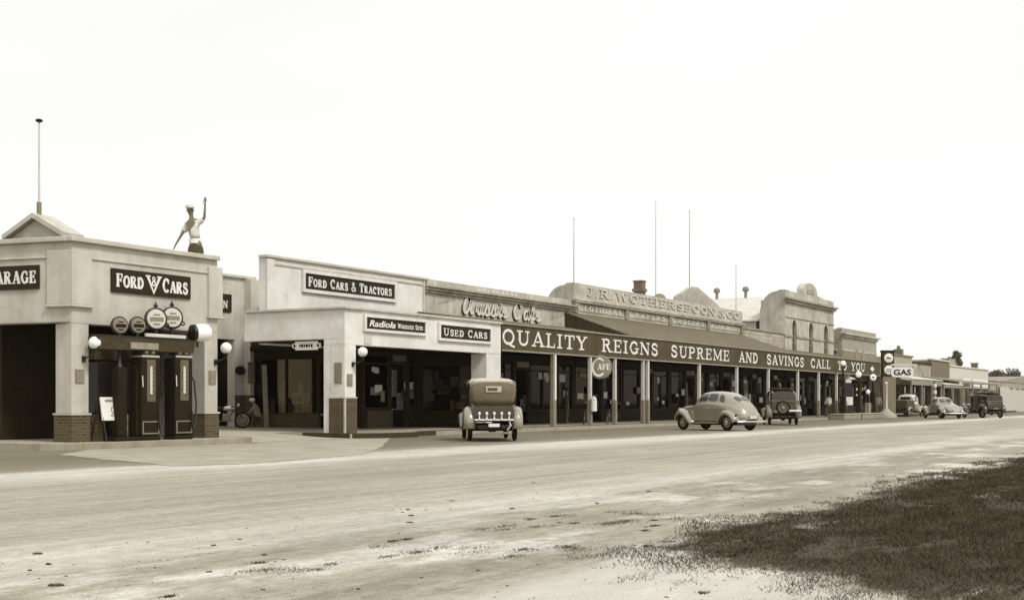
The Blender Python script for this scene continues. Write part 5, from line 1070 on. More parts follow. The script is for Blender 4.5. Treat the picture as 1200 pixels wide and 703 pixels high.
# ---------------------------------------------------------------- people
def skin(name, V, E, m, par, sub=2, root=0):
    me = bpy.data.meshes.new(name); me.from_pydata([v[0] for v in V], E, []); o = bpy.data.objects.new(name, me); COL.objects.link(o)
    o.modifiers.new('skin', 'SKIN').use_smooth_shade = True
    for i, v in enumerate(V):
        r = v[1]; me.skin_vertices[0].data[i].radius = (r, r) if not hasattr(r, '__len__') else r
    me.skin_vertices[0].data[root].use_root = True
    s_ = o.modifiers.new('sub', 'SUBSURF'); s_.levels = sub; s_.render_levels = sub
    dg = bpy.context.evaluated_depsgraph_get(); dg.update(); nm = bpy.data.meshes.new_from_object(o.evaluated_get(dg)); bpy.data.objects.remove(o)
    nm.name = name; nm.materials.clear(); nm.materials.append(m)
    for p in nm.polygons: p.use_smooth = True
    o = bpy.data.objects.new(name, nm); COL.objects.link(o); o.parent = par; return o
def chain(V, E, start, pts):
    k = start
    for p in pts: V.append(p); E.append((k, len(V)-1)); k = len(V)-1
    return k
# waving figure on the garage roof. Local frame: x = picture right, y = away, z = up; metres measured from the belt
DF = 38.0; mpp = DF/F
rp = G(229, DF); rf = thing('person', 'person in cap and short sleeved shirt on the garage roof, one arm raised and waving', 'person', (rp.x, rp.y, Hg-1.0), rz=AL-math.pi/2)
zB = HC + (HY-284)*mpp - (Hg-1.0)
def q_(px, py, y=0): return (( px-229)*mpp, y, zB + (284-py)*mpp)
V = [(q_(229.5,284), (.15,.12))]; E = []
ch_ = chain(V, E, 0, [(q_(229,277), (.13,.11)), (q_(226.5,269), (.17,.13)), (q_(225,261), (.17,.12))])
nk = chain(V, E, ch_, [(q_(224.5,256.5), .07), (q_(224.2,252.5,.0), .062)])
chain(V, E, nk, [(q_(223.4,249.2,-.01), (.085,.09)), (q_(222.8,245.5,0), (.10,.115)), (q_(222.9,242.3,.01), (.075,.085))])
a1 = chain(V, E, ch_, [(q_(231.5,259.5), .085), (q_(236,258), .06), (q_(239.7,256.3,-.02), .046), (q_(240.2,248,-.03), .036), (q_(240.8,240.5,-.04), .026), (q_(241,238.3,-.04), (.034,.018))])
for dx, l, r in ((-1.3, 4.6, .011), (-.5, 5.6, .011), (.3, 5.8, .011), (1.05, 4.9, .010)): chain(V, E, a1, [(q_(241+dx*.75, 236.6,-.04), .013), (q_(241+dx, 236.6-l*.5,-.045), r), (q_(241+dx*1.1, 236.6-l*.95,-.05), r*.8)])
chain(V, E, a1-1, [(q_(239.2,237.8,-.05), .012), (q_(238.4,235.6,-.06), .010)])
a2 = chain(V, E, ch_, [(q_(219,264), .09), (q_(216,269.5,-.02), .06), (q_(213,276,-.06), .044), (q_(209.7,282.5,-.1), .034), (q_(207,287.4,-.12), .025), (q_(206,289.2,-.12), (.03,.02))])
for k in range(4): chain(V, E, a2, [(q_(205.8-.35*k, 290.8+.25*k,-.15+.03*k), .012), (q_(205.0-.4*k, 292.4+.2*k,-.16+.03*k), .010)])
chain(V, E, a2-1, [(q_(207.3,289.6,-.17), .011), (q_(207.0,291.0,-.19), .009)])
for sg in (-1, 1): chain(V, E, 0, [((sg*.10+.01, 0, zB-.12), .12), ((sg*.12+.01, .0, zB*.5), .085), ((sg*.13, 0, .10), .06), ((sg*.14, -.18, .05), (.06,.045))])
skin('body', V, E, M['skin'], rf)
V = [(q_(228.7,280), (.175,.14)), (q_(228.3,276.5), (.215,.165))]; E = [(0, 1)]; c_ = chain(V, E, 1, [(q_(226.5,270), (.215,.165)), (q_(225.6,263.5), (.20,.15)), (q_(225.2,259.5), (.15,.12))])
chain(V, E, c_-1, [(q_(231.5,260.2), .115), (q_(236,258.6), .095), (q_(238.6,257.2,-.02), .082)]); chain(V, E, c_-1, [(q_(219.5,265), .125), (q_(216.5,269.5,-.02), .10), (q_(215,272.5,-.04), .085)])
sh = skin('shirt', V, E, M['shirt'], rf)
fv_ = frame((0,-.155,0)); q = MB(); pr = lambda px, py: (q_(px,py)[0], q_(px,py)[2])
q = MB(); q.prism(frame((0,-.16,0)), [pr(219.5,262), pr(224,274.5), pr(230.5,261.5), pr(226,256.5)], -.06, .035); q.build('open_collar', M['skin'], sh, bevel=.02)
q = MB(); q.lathe((q_(228.9,281)[0],0,q_(229,285.5)[2]), (0,0,1), [(0,.165),(.0,.185),(.14,.175),(.15,.15)], 18); bl = q.build('belt', M['white'], rf, smooth=True); bl.scale = (1, .8, 1)
V = [((.01,0,zB+.02), (.185,.15))]; E = []
chain(V, E, 0, [((.01,0,zB-.12), (.205,.165))]); 
for sg in (-1, 1): chain(V, E, 1, [((sg*.12+.01,0,zB-.3), .14), ((sg*.13,0,zB*.5), .11), ((sg*.14,0,.14), .085)])
skin('trousers', V, E, M['shade'], rf)
q = MB(); hc_ = Vector(q_(222.8,243.4,0)); q.sphere(hc_ + Vector((-.01,0,.02)), .128, 16, (1.0,1.05,.72)); q.lathe(hc_ + Vector((.05,-.08,-.01)), (.1,-.15,1), [(0,.10),(.012,.105),(.02,.09)], 16); q.build('cap', M['cream'], rf, smooth=True)
q = MB(); hz = Vector(q_(223,247,0))
for sg in (-1, 1): q.sphere(hz + Vector((.035+sg*.033,-.098,.035)), .013, 8)
q.build('eyes', M['dark'], rf); q = MB(); q.tube([hz+Vector((.035,-.10,.03)), hz+Vector((.037,-.128,-.015))], [.01,.018], 8); q.tube([hz+Vector((.005,-.098,-.045)), hz+Vector((.035,-.106,-.048)), hz+Vector((.065,-.096,-.045))], .008, 6); q.build('face_features', M['skin'], rf, smooth=True)
q = MB(); [q.sphere(hz + Vector((sg*.10,0,.01)), .026, 8, (.5,1,1.3)) for sg in (-1,1)]; q.build('ears', M['skin'], rf, smooth=True)
# stooping child in a pale cap, walking left in front of the link pilaster
DP = 52.5; mp2 = DP/F; pp = G(299, DP); ps = thing('person', 'person in pale cap and long coat stooping beside the link pilaster, holding a round bag', 'person', (pp.x, pp.y, PV-.02), rz=AL-math.pi/2)
def p_(px, py, y=0): return ((px-299)*mp2, y, (500.5-py)*mp2)
V = [(p_(300.5,483), (.13,.12))]; E = []
c_ = chain(V, E, 0, [(p_(300.5,478), (.13,.11)), (p_(299.5,473.5), (.15,.12))]); n_ = chain(V, E, c_, [(p_(297.5,471), .06)]); chain(V, E, n_, [(p_(296,468.6), (.085,.09)), (p_(295.4,466.2), (.07,.08))])
for dy in (-.13, .12):
    h_ = chain(V, E, c_, [(p_(298.8,474.3,dy), .065), (p_(297,478.5,dy*1.3), .045), (p_(293.5,481.5,dy*1.2), .034), (p_(291.2,483,dy), (.03,.02))])
    for k in range(4): chain(V, E, h_, [(p_(290.3,483.4+.3*k,dy+.02*k-.03), .011), (p_(290.0,484.4+.3*k,dy+.02*k-.03), .009)])
    chain(V, E, h_-1, [(p_(292.0,483.9,dy-.03), .010), (p_(291.3,484.7,dy-.04), .009)])
for dy, fx in ((-.07, -2.8), (.08, 2.2)): chain(V, E, 0, [(p_(300+fx*.4,485.5,dy), .085), (p_(299.6+fx,492,dy), .06), (p_(300+fx*1.6,498.6,dy), .04), (p_(297.6+fx*1.6,499.6,dy), (.04,.03))])
skin('body', V, E, M['skin'], ps)
V = [(p_(301,489), (.20,.17))]; E = []; c_ = chain(V, E, 0, [(p_(301,482), (.18,.16)), (p_(300.5,476.5), (.17,.15)), (p_(299,473), (.14,.12))])
for dy in (-.13, .12): chain(V, E, c_-1, [(p_(298.6,475,dy), .085), (p_(296.8,479,dy*1.3), .065), (p_(294.2,481.2,dy*1.2), .05)])
skin('coat', V, E, M['grey'], ps)
q = MB(); q.sphere(Vector(p_(295.6,467.3)), .115, 14, (1.05,1,.72)); q.lathe(Vector(p_(294.6,467.4)), (-.3,0,1), [(-.02,.11),(-.008,.12),(0,.1)], 14); q.build('cap', M['white'], ps, smooth=True)
V = [(p_(300.5,484), .12)]; E = []
for dy, fx in ((-.07, -2.8), (.08, 2.2)): chain(V, E, 0, [(p_(300+fx*.5,487,dy), .10), (p_(299.6+fx,492,dy), .075), (p_(300+fx*1.5,497,dy), .06)])
skin('trousers', V, E, M['shade'], ps)
q = MB(); hz = Vector(p_(295.2,468.8)); q.sphere(hz+Vector((-.085,-.03,.0)), .018, 8); q.tube([hz+Vector((-.07,-.05,-.03)), hz+Vector((-.075,.03,-.03))], .008, 6); q.build('face_features', M['skin'], ps)
bg_ = thing('round_bag', 'pale round bag hanging beside the person in the coat', 'bag', tuple(ps.matrix_world.translation), rz=0); bg_.location = ps.location + Vector(W((288.5-299)*mp2, -.1)); bg_.location.z = PV
MB().sphere((0,0,p_(0,486.5)[2]), .14, 14, (1,1,1.0)).build('bag', M['midw'], bg_, smooth=True); MB().torus((0,0,p_(0,484)[2]), (1,.2,0), .09, .012, 16, 6).build('strap', M['dark'], bg_)

def stander(label, px, t, ry, cloth, hat='dark', tr='shade', H=1.72):
    P = thing('person', label, 'person', (sx(px, t), t, PV-.01), rz=ry); k = H/1.75
    v = lambda x, y, z: (x*k, y*k, z*k)
    V = [(v(0,0,.98), (.13,.11))]; E = []; c = chain(V, E, 0, [(v(0,0,1.15), (.12,.10)), (v(0,.01,1.34), (.16,.11))]); n = chain(V, E, c, [(v(0,0,1.47), .055)]); chain(V, E, n, [(v(0,-.02,1.58), (.07,.085)), (v(0,0,1.69), (.065,.075))])
    for sg in (1, -1):
        h = chain(V, E, c, [(v(sg*.20,0,1.40), .055), (v(sg*.25,.02,1.13), .042), (v(sg*.24,-.08,.90), .03), (v(sg*.23,-.10,.84), (.03,.02))])
        for j in range(4): chain(V, E, h, [(v(sg*.23,-.13+.022*j,.79), .010), (v(sg*.22,-.13+.022*j,.755), .008)])
        chain(V, E, h-1, [(v(sg*.20,-.12,.83), .010), (v(sg*.19,-.13,.80), .008)])
        chain(V, E, 0, [(v(sg*.10,0,.88), .085), (v(sg*.11,-.02,.50), .06), (v(sg*.12,0,.09), .038), (v(sg*.13,-.12,.04), (.045,.03))])
    skin('body', V, E, M['skin'], P)
    V = [(v(0,0,.80), (.19,.15))]; E = []; c = chain(V, E, 0, [(v(0,0,1.05), (.16,.13)), (v(0,.01,1.30), (.19,.14)), (v(0,.01,1.42), (.12,.09))])
    for sg in (1, -1): chain(V, E, c-1, [(v(sg*.20,0,1.38), .075), (v(sg*.25,.02,1.13), .06), (v(sg*.24,-.07,.93), .048)])
    skin('coat', V, E, M[cloth], P)
    V = [(v(0,0,.88), .14)]; E = []
    for sg in (1, -1): chain(V, E, 0, [(v(sg*.10,0,.80), .10), (v(sg*.11,-.02,.48), .085), (v(sg*.12,0,.10), .07)])
    skin('trousers', V, E, M[tr], P)
    q = MB(); q.lathe(v(0,0,1.66), (0,0,1), [(-.005,.10),(0,.155),(.012,.155),(.02,.10),(.09,.095),(.125,.06)], 18); q.build('hat', M[hat], P, smooth=True)
    q = MB(); q.tube([v(0,-.10,1.60), v(0,-.125,1.565)], [.009,.016], 6); q.tube([v(-.025,-.098,1.535), v(.025,-.098,1.535)], .007, 6); q.sphere(v(-.03,-.092,1.605), .010, 6); q.sphere(v(.03,-.092,1.605), .010, 6); q.build('face_features', M['skin'], P, smooth=True)
    return P
stander('person in dark clothes and hat standing in the shade left of the hanging cafe sign', 664, T0+2.4, .5, 'shade')
stander('person in a light shirt standing in the shade near the last verandah posts', 971, T0+1.6, -.6, 'cream', 'dark')
stander('person in grey coat beside the marked disc globe pump at the far filling station', 1029, T0-.2, -1.2, 'grey', 'shade')
# ---------------------------------------------------------------- far filling station
def discpump(label, px, py, R, D_off, h_case=1.5, dark=True, t=T0-.25, face=True):
    s = sx(px, t); z = zx(px, py, t)-PV; P = thing('petrol_pump', label, 'petrol pump', (s, t, PV), group='pumps of the far filling station')
    MB().box(-.3,.3,-.22,.22,0,.15).build('plinth', M['concrete'], P); MB().box(-.24,.24,-.18,.18,.15,h_case).build('cabinet', M['dark' if dark else 'midw'], P, bevel=.04)
    MB().cyl((0,0,h_case), (0,0,z-R*.8), .09, .06).build('column', M['dark'], P); d = Vector((-.75,-.6,0)).normalized()
    MB().lathe(Vector((0,0,z))-d*.1, d, [(0,R*.6),(.03,R*.95),(.1,R),(.17,R*.95),(.2,R*.6)], 24).build('globe', M['globe'], P, smooth=True)
    if face: q = MB(); f = frame(Vector((0,0,z))+d*.101, Vector((0,0,1)).cross(d)); q.obox(f, -R*.4, R*.3, -R*.15, R*.2, 0, .008); q.build('globe_mark', M['dark'], P)
    MB().tube([(.24,-.1,h_case-.2), (.4,-.2,.9), (.36,-.22,.4), (.25,-.2,.8)], .022).build('hose', M['grey'], P, smooth=True)
    return P
discpump('far pump whose globe rises in front of the word TO on the fascia', 988, 425.5, .19, 0, t=T0-.6, face=False)
discpump('far pump with a bright plain globe just under the fascia end', 1006, 438.5, .24, 0, t=T0-.4, face=False)
discpump('far pump with a marked disc globe under the end of the fascia', 1023, 442, .27, 0, t=T0-.5, h_case=1.9)
discpump('short pale petrol pump between the two far kerb islands', 1017, 459, .17, 0, dark=False, h_case=1.0, t=T0-.7, face=False)
for a, b, lab in ((981, 1001, 'left concrete island of the far filling station'), (1003.5, 1028, 'right concrete island of the far filling station')):
    s0_, s1_ = sx(a, T0-1.1), sx(b, T0-1.1); o = thing('pump_island', lab, 'kerb island', (s0_, T0-1.1, 0), group='far pump islands'); MB().box(0, s1_-s0_, -.5, .55, 0, .32).build('slab', M['kerb'], o, bevel=.04); MB().box(-.03, s1_-s0_+.03, -.53, .58, .32, .40).build('cap', M['concrete'], o, bevel=.03)
t_ = T0-.8; wp = thing('placard', 'white placard on a dark stand at the far filling station', 'sign', (sx(994.5, t_), t_, .4)); R_ = Vector((.75,.66,0))
f = frame((0,0,0), (.5,-.86,0)); z0_, z1_ = zx(994,474.5,t_)-.4, zx(994,465,t_)-.4; MB().obox(f, -.3, .3, z0_, z1_, 0, .04).build('board', M['white'], wp); MB().obox(f, -.28, .28, 0, z0_+1.5, -.2, -.02).build('stand', M['black'], wp)
aw_ = thing('lamp_shade_light', 'flat pale lamp shade hanging under the fascia end above the placard', 'lamp', (sx(994, T0+.3), T0+.3, zx(995, 444, T0)))
MB().lathe((0,0,0), (0,0,1), [(0,.55),(.04,.5),(.22,.12),(.35,.05)], 20).build('shade', M['cream'], aw_, smooth=True); MB().cyl((0,0,.3), (0,0,.9), .03).build('stem', M['black'], aw_)
cp = thing('round_clock_sign', 'pale oval sign under the fascia left of the bright globe', 'sign', (sx(991, T0+.2), T0+.2, zx(991, 438.5, T0+.2))); MB().lathe((0,0,0), (-.75,-.6,0), [(-.05,.3),(0,.33),(.05,.28)], 20).build('disc', M['midw'], cp, smooth=True)
# pole sign tower with two round signs
tw = thing('sign_tower', 'dark upright sign panel carrying two round white signs beside the GAS sign', 'sign', (sx(1041, T0-.2), T0-.2, PV))
ft = frame((0,0,-PV), (.55,-.83,0)); zt0, zt1 = zx(1041, 441, T0-.2), zx(1041, 412.5, T0-.2); k = (sx(1041,T0-.2)*CA + T0*SA)/F
MB().obox(ft, -6.6*k, 7*k, zt0, zt1, -.5, 0).build('panel', M['timber'], tw); MB().obox(ft, -7*k, 7.3*k, zt1, zt1+.15, -.55, .05).build('cap', M['dark'], tw)
MB().obox(ft, -6*k, 9*k, PV, zt0, -.5, -.02).build('pier', M['grey'], tw)
for i, (y, mk) in enumerate(((419.5, 1), (433.5, 0))):
    z = zx(1041, y, T0-.2); d = MB().lathe(ft[0]+Vector((0,0,z))+ft[3]*.01, ft[3], [(0,5.2*k),(.08,5.4*k),(.1,4.9*k)], 28).build('disc', M['white'], tw, smooth=True)
    f3 = (ft[0]+Vector((0,0,z))+ft[3]*.113, ft[1], ft[2], ft[3]); q = MB()
    if mk: q.prism(f3, [(-3*k,-.6*k),(-1*k,1.6*k),(.5*k,.5*k),(3*k,-.2*k),(2*k,-1.2*k),(0,-.6*k)], 0, .01)
    else: q.obox(f3, -3*k, 3*k, .6*k, 1.3*k, 0, .01); q.obox(f3, -2.4*k, 2.4*k, -1.3*k, -.6*k, 0, .01)
    q.build('disc_mark', M['grey'] if not mk else M['dark'], d)
sgs = sx(1041, T0-.2)-1.6; tg_ = sgs*math.tan(AL-math.atan((1057-CX)/F)); gs = thing('gas_sign', 'white rounded sign with dark letters GAS projecting over the footpath', 'sign', (sgs, tg_, 0)); fg_ = frame((0,0,0), (.5,-.866,0)); z0_, z1_ = zx(1057, 441.8, tg_), zx(1057, 430.2, tg_)
k = (sx(1057, tg_)*CA+tg_*SA)/F; hw, hh = 13.2*k, (z1_-z0_)/2; zc = (z0_+z1_)/2; rc = .3
pts = []; [pts.extend([(cx_+rc*math.cos(math.radians(a)), cz_+rc*math.sin(math.radians(a))) for a in range(a0_, a0_+91, 18)]) for cx_, cz_, a0_ in ((hw-rc, zc+hh-rc, 0), (-hw+rc, zc+hh-rc, 90), (-hw+rc, zc-hh+rc, 180), (hw-rc, zc-hh+rc, 270))]
MB().prism(fg_, pts, -.1, .1).build('panel', M['white'], gs); sans('lettering', 'GAS', (Vector(gs.location)*0+fg_[3]*.102, fg_[1], fg_[2], fg_[3]), -hw*.78, hw*.78, z0_+hh*.45, hh*1.1, M['dark'], gs, .012, .03, world=False)
q = MB(); q.obox(fg_, -hw*1.0, hw*1.3, z1_+.12, z1_+.26, -.05, .05); q.obox(fg_, -hw*.6, -hw*.55, z1_, z1_+.12, -.02, .02); q.obox(fg_, hw*.6, hw*.65, z1_, z1_+.12, -.02, .02); q.build('hanger_rail', M['cream'], gs)
sg_ = sx(1037.5, T0-1.5); bl_ = thing('bowser_stand', 'pale slim column on a conical base beside the utility truck', 'pump', (sx(1038.5, T0-1.0), T0-1.0, 0)); MB().lathe((0,0,0), (0,0,1), [(0,.85),(.2,.8),(.5,.35),(.75,.12)], 20).build('base', M['concrete'], bl_, smooth=True); MB().lathe((0,0,.7), (0,0,1), [(0,.12),(1.9,.10),(2.0,.16),(2.15,.04)], 14).build('column', M['cream'], bl_, smooth=True)

# ---------------------------------------------------------------- far row of buildings
def farb(name, label, p0, p1, yt, t, m, depth=10, par_m='stucco', roofh=0, front=True, yb=None):
    a, b = sx(p0, t), sx(p1, t); H = zx(p0, yt, t); B = thing(name, label, 'building', (a, t, 0)); k = MB(); zo_ = 3.0
    ops = []; n = max(1, int((b-a)/4)); 
    for i in range(n): x = a+(b-a)*(i+.15)/n; ops.append((x, a+(b-a)*(i+.85)/n, PV+.6 if i % 2 else PV, 2.8))
    wall(k, t, .4, a, b, 0, H, ops); k.box(a, a+.4, t+.4, t+depth, 0, H-.1); k.box(b-.4, b, t+.4, t+depth, 0, H-.1); k.box(a+.4, b-.4, t+depth-.4, t+depth, 0, H-.1); k.build('wall', M[m], B, world=True); k = MB(); wall(k, t-.04, .038, a+.05, b-.05, PV, 2.95, ops); k.build('shaded_front', M['shade'], B, world=True)  # dark sheet on the lower front paints in the shade below verandahs
    MB().box(a-.1, b+.1, t-.12, t+.45, H, H+.15).build('coping', M[par_m], B, world=True)
    if roofh: MB().prism(frame((0,t+.6,0)), [(a-.3,H-.6),((a+b)/2,H+roofh),(b+.3,H-.6)], -depth, 0).build('roof', M['irong'], B, world=True)
    else: MB().box(a+.4, b-.4, t+.4, t+depth-.4, H-.9, H-.8).build('roof', M['irong'], B, world=True)
    for x0, x1, z0, z1 in ops: w_ = MB().box(x0, x1, t+.25, t+.28, z0, z1).build('window', M['carglass'], B, world=True); MB().box(x0, x1, t+.15, t+.24, 2.1, 2.17).build('transom', M['midw'], w_, world=True)
    return B
def veranda(label, p0, p1, t0, t1, yf, m='ironl', np_=3, par=PV, fh=.35, rise=.9):
    a, b = sx(p0, t0), sx(p1, t0); zf_ = zx(p0, yf, t0); V_ = thing('verandah', label, 'verandah', (a, t0, 0)); MB().prism(frame((a, t1, 0), (0,-1,0)), [(0, zf_+rise), (t1-t0+.1, zf_), (t1-t0+.1, zf_-.07), (0, zf_+rise-.07)], -(b-a), 0).build('roof', M[m], V_, world=True)
    MB().box(a, b, t0-.04, t0+.04, zf_-.08-fh, zf_-.08).build('fascia_board', M['midw'], V_, world=True); 
    for i in range(np_): x = a+.15+(b-a-.3)*i/(np_-1); MB().box(x-.08, x+.08, t0-.03, t0+.12, PV, zf_-.08-fh).build('post', M['midw'], V_, world=True)
    return V_
farb('far_garage', 'dark fronted workshop behind the two round signs and the GAS sign', 1031.5, 1049, 430, T1-1, 'grey', par_m='stucco')
farb('brick_house', 'banded brick building with a chimney just above the GAS sign', 1046, 1069, 416, T1, 'brickl', par_m='brickd', depth=14)
k = thing('roof_finial', 'small dark chimney pot on the banded brick building', 'chimney', (sx(1053, T1+1), T1+1, zx(1053, 416, T1+1)-.3)); MB().box(-.4,.4,-.4,.4,0,.9).build('stack', M['brickd'], k); MB().lathe((0,0,.9), (0,0,1), [(0,.2),(.35,.16)], 12).build('pot', M['brickd'], k)
farb('low_shop', 'low grey shop with a dark cornice behind the first white verandah roof', 1069.5, 1091, 425.5, T1, 'stucco', par_m='dark')
farb('dark_brick_shop', 'dark brick shop with a pale parapet band before the far tree', 1091.5, 1112, 421.5, T1, 'brickd', par_m='cream', depth=12)
farb('pale_store', 'pale store with long plain parapet behind the dark far verandah', 1113, 1158, 429, T1, 'cream', par_m='cream', depth=12)
gb2 = thing('gabled_house', 'gabled roof rising between the dark brick shop and the pale store', 'building', (sx(1114, T1+8), T1+8, 0)); za1 = zx(1119, 423, T1+8); MB().prism(sfr(T1+8, 0, sx(1111, T1+8)), [(0,0),(9,0),(9,za1-2),(4.5,za1),(0,za1-2)], -8, 0).build('wall', M['stucco2'], gb2, world=True); MB().prism(sfr(T1+7.9, 0, sx(1111, T1+8)), [(-.3,za1-2.05),(4.5,za1+.15),(9.3,za1-2.05),(9.3,za1-1.93),(4.5,za1+.3),(-.3,za1-1.93)], -8.2, 0).build('roof', M['irong'], gb2, world=True)
farb('far_shed', 'long low grey shed at the far right end of the row', 1159, 1240, 446, T1+4, 'stucco', depth=14, roofh=1.3)
farb('far_hall', 'distant low building beyond the paling fence', 1205, 1300, 456, T1-1, 'stucco', depth=14, roofh=1.4)
veranda('first white roofed verandah right of the GAS sign', 1068, 1104, T0+.2, T1, 443, rise=.6, np_=4, fh=.5)
veranda('second white roofed verandah, beside the far striped pole', 1106, 1128, T0, T1, 449.5, rise=.5, np_=3, fh=.3)
veranda('long dark verandah before the pale store', 1129, 1169, T0-.1, T1, 447, m='irong', rise=.6, np_=5, fh=.12)
for a, b, lab in ((1129, 1137, 'small pale notice board under the dark far verandah'), (1140, 1158, 'wide pale notice board under the dark far verandah')):
    f = thing('notice_board', lab, 'sign', (sx(a, T1-1.5), T1-1.5, 3.1)); MB().box(0, sx(b, T1-1.5)-sx(a, T1-1.5), 0, .08, -.1, .85).build('panel', M['white'], f); MB().box(0, sx(b, T1-1.5)-sx(a, T1-1.5), -.02, -.001, -.12, -.04).build('ledge', M['midw'], f)
bp = thing('striped_pole', 'striped white and dark pole at the first white verandah', 'pole', (sx(1095.5, T0-.3), T0-.3, PV)); zt_ = zx(1095, 446, T0-.3)-PV
MB().cyl((0,0,0), (0,0,zt_), .14).build('shaft', M['grey'], bp); q = MB(); [q.lathe((0,0,i*zt_/5.), (0,0,1), [(0,.15),(.01,.17),(zt_/10,.17),(zt_/10+.01,.15)], 14) for i in range(5)]; q.build('white_band', M['white'], bp)
bp2 = thing('striped_pole', 'dimmer striped pole under the second white verandah', 'pole', (sx(1106.5, T0+1.5), T0+1.5, PV)); MB().cyl((0,0,0), (0,0,2.9), .12).build('shaft', M['dark'], bp2); q = MB(); [q.lathe((0,0,.2+i*.55), (0,0,1), [(0,.13),(.01,.145),(.25,.145),(.26,.13)], 14) for i in range(5)]; q.build('white_band', M['midw'], bp2)
fa, fb = sx(1172, T0+.5), sx(1260, T0+.5); pf = thing('paling_fence', 'tall pale paling fence at the right edge', 'fence', (fa, T0+.5, 0)); zf1 = zx(1180, 456, T0+.5); q = MB(); x = 0; rr = random.Random(4)
while x < fb-fa: q.box(x, x+.20, 0, .03, 0, zf1+rr.uniform(-.15,.12)+ (.3 if x < 6 else 0)); x += .3
q.build('palings', M['cream'], pf); q = MB(); q.box(0, fb-fa, .035, .12, .5, .62); q.box(0, fb-fa, .035, .12, 2.2, 2.32); q.build('rail', M['midw'], pf)
pf2 = [MB().box(i*4.4, i*4.4+.16, .04, .2, 0, zf1+.2).build('post', M['timber'], pf) for i in range(int((fb-fa)/4.4))]

for px, y0, t, lab in ((1142, 429, T1+5, 'small dark chimney above the pale store'), (1108, 424, T1+6, 'squat chimney between the dark brick shop and the tree'), (1083, 427, T1+5, 'low chimney on the grey shop behind the first white verandah')):
    z_ = zx(px, y0, t); k = thing('chimney', lab, 'chimney', (sx(px, t), t, z_-1.6), group='chimneys of the far row'); MB().box(-.45,.45,-.4,.4,0,1.9).build('stack', M['brickd'], k); MB().box(-.55,.55,-.5,.5,1.9,2.1).build('cap', M['stucco'], k)
# ---------------------------------------------------------------- trees
def tree(label, px, py0, py1, t, wpx, seed, lx=0, name='tree'):
    rnd = np.random.RandomState(seed); s = sx(px, t); Dd = s*CA+t*SA; mp_ = Dd/F; z0, z1 = zx(px, py1, t), zx(px, py0, t); z0 = max(z0, .8); R = wpx*mp_/2; T = thing(name, label, 'tree', (s, t, 0), group='trees behind the far buildings')
    q = MB(); q.tube([(0,0,0), (.1,0,z0*.6), (0,.1,(z0+z1)/2)], [.35,.28,.12], 8)
    for k in range(6): a = k*1.05+seed; q.tube([(0,0,z0*.7+.2*k), (R*.35*math.cos(a), R*.35*math.sin(a), (z0+z1)/2), (R*.65*math.cos(a), R*.65*math.sin(a), z0+(z1-z0)*.7)], [.14,.08,.03], 6)
    q.build('trunk', M['bark'], T, smooth=True)
    n = 5200; ncl = 38; cl = rnd.normal(size=(ncl,3)); cl /= np.linalg.norm(cl, axis=1)[:,None]; cl *= rnd.uniform(.35,1,(ncl,1)); cl = cl*[R*.9, R*.9, (z1-z0)/2*.9] + [0,0,(z0+z1)/2]
    rr_ = rnd.uniform(.22,.42,ncl)*min(R, (z1-z0)/2)*1.15; ci = rnd.randint(0, ncl, n); d = rnd.normal(size=(n,3)); d /= np.linalg.norm(d, axis=1)[:,None]; c = cl[ci] + d*(rr_[ci]*rnd.uniform(.5,1.05,n)**.5)[:,None]
    a = rnd.normal(size=(n,3)); a /= np.linalg.norm(a, axis=1)[:,None]; b = np.cross(a, rnd.normal(size=(n,3))); b /= np.linalg.norm(b, axis=1)[:,None]; sz = rnd.uniform(.10,.22,(n,1))
    v = np.stack([c-a*sz, c+b*sz*.6, c+a*sz, c-b*sz*.6], 1).reshape(-1,3); me = bpy.data.meshes.new('crown'); me.from_pydata(v.tolist(), [], np.arange(4*n).reshape(-1,4).tolist()); o = bpy.data.objects.new('crown', me); COL.objects.link(o); me.materials.append(M['leaf']); o.parent = T
tree('dense dark tree rising behind the dark brick shop', 1121, 412.5, 436, 40, 15, 1)
tree('broad low tree behind the right part of the pale store', 1168, 433, 452, 52, 22, 2); tree('wide dark tree above the far shed', 1185, 431, 452, 56, 20, 3); tree('low tree beyond the paling fence at the right edge', 1204, 440, 460, 60, 26, 4); tree('small dark tree at the shoulder of the first tree', 1112, 419, 436, 44, 8, 5)
tag(MB().grid([[(x, y, z) for x, z in ((200, 0), (420, 3 + 2*math.sin(y*.01)), (900, 9+3*math.sin(y*.013)), (1600, 4))] for y in range(60, 1000, 80)]).build('far_rise', mat('far_scrub', .16, amp=.4, scale=.05), smooth=True), kind='structure')

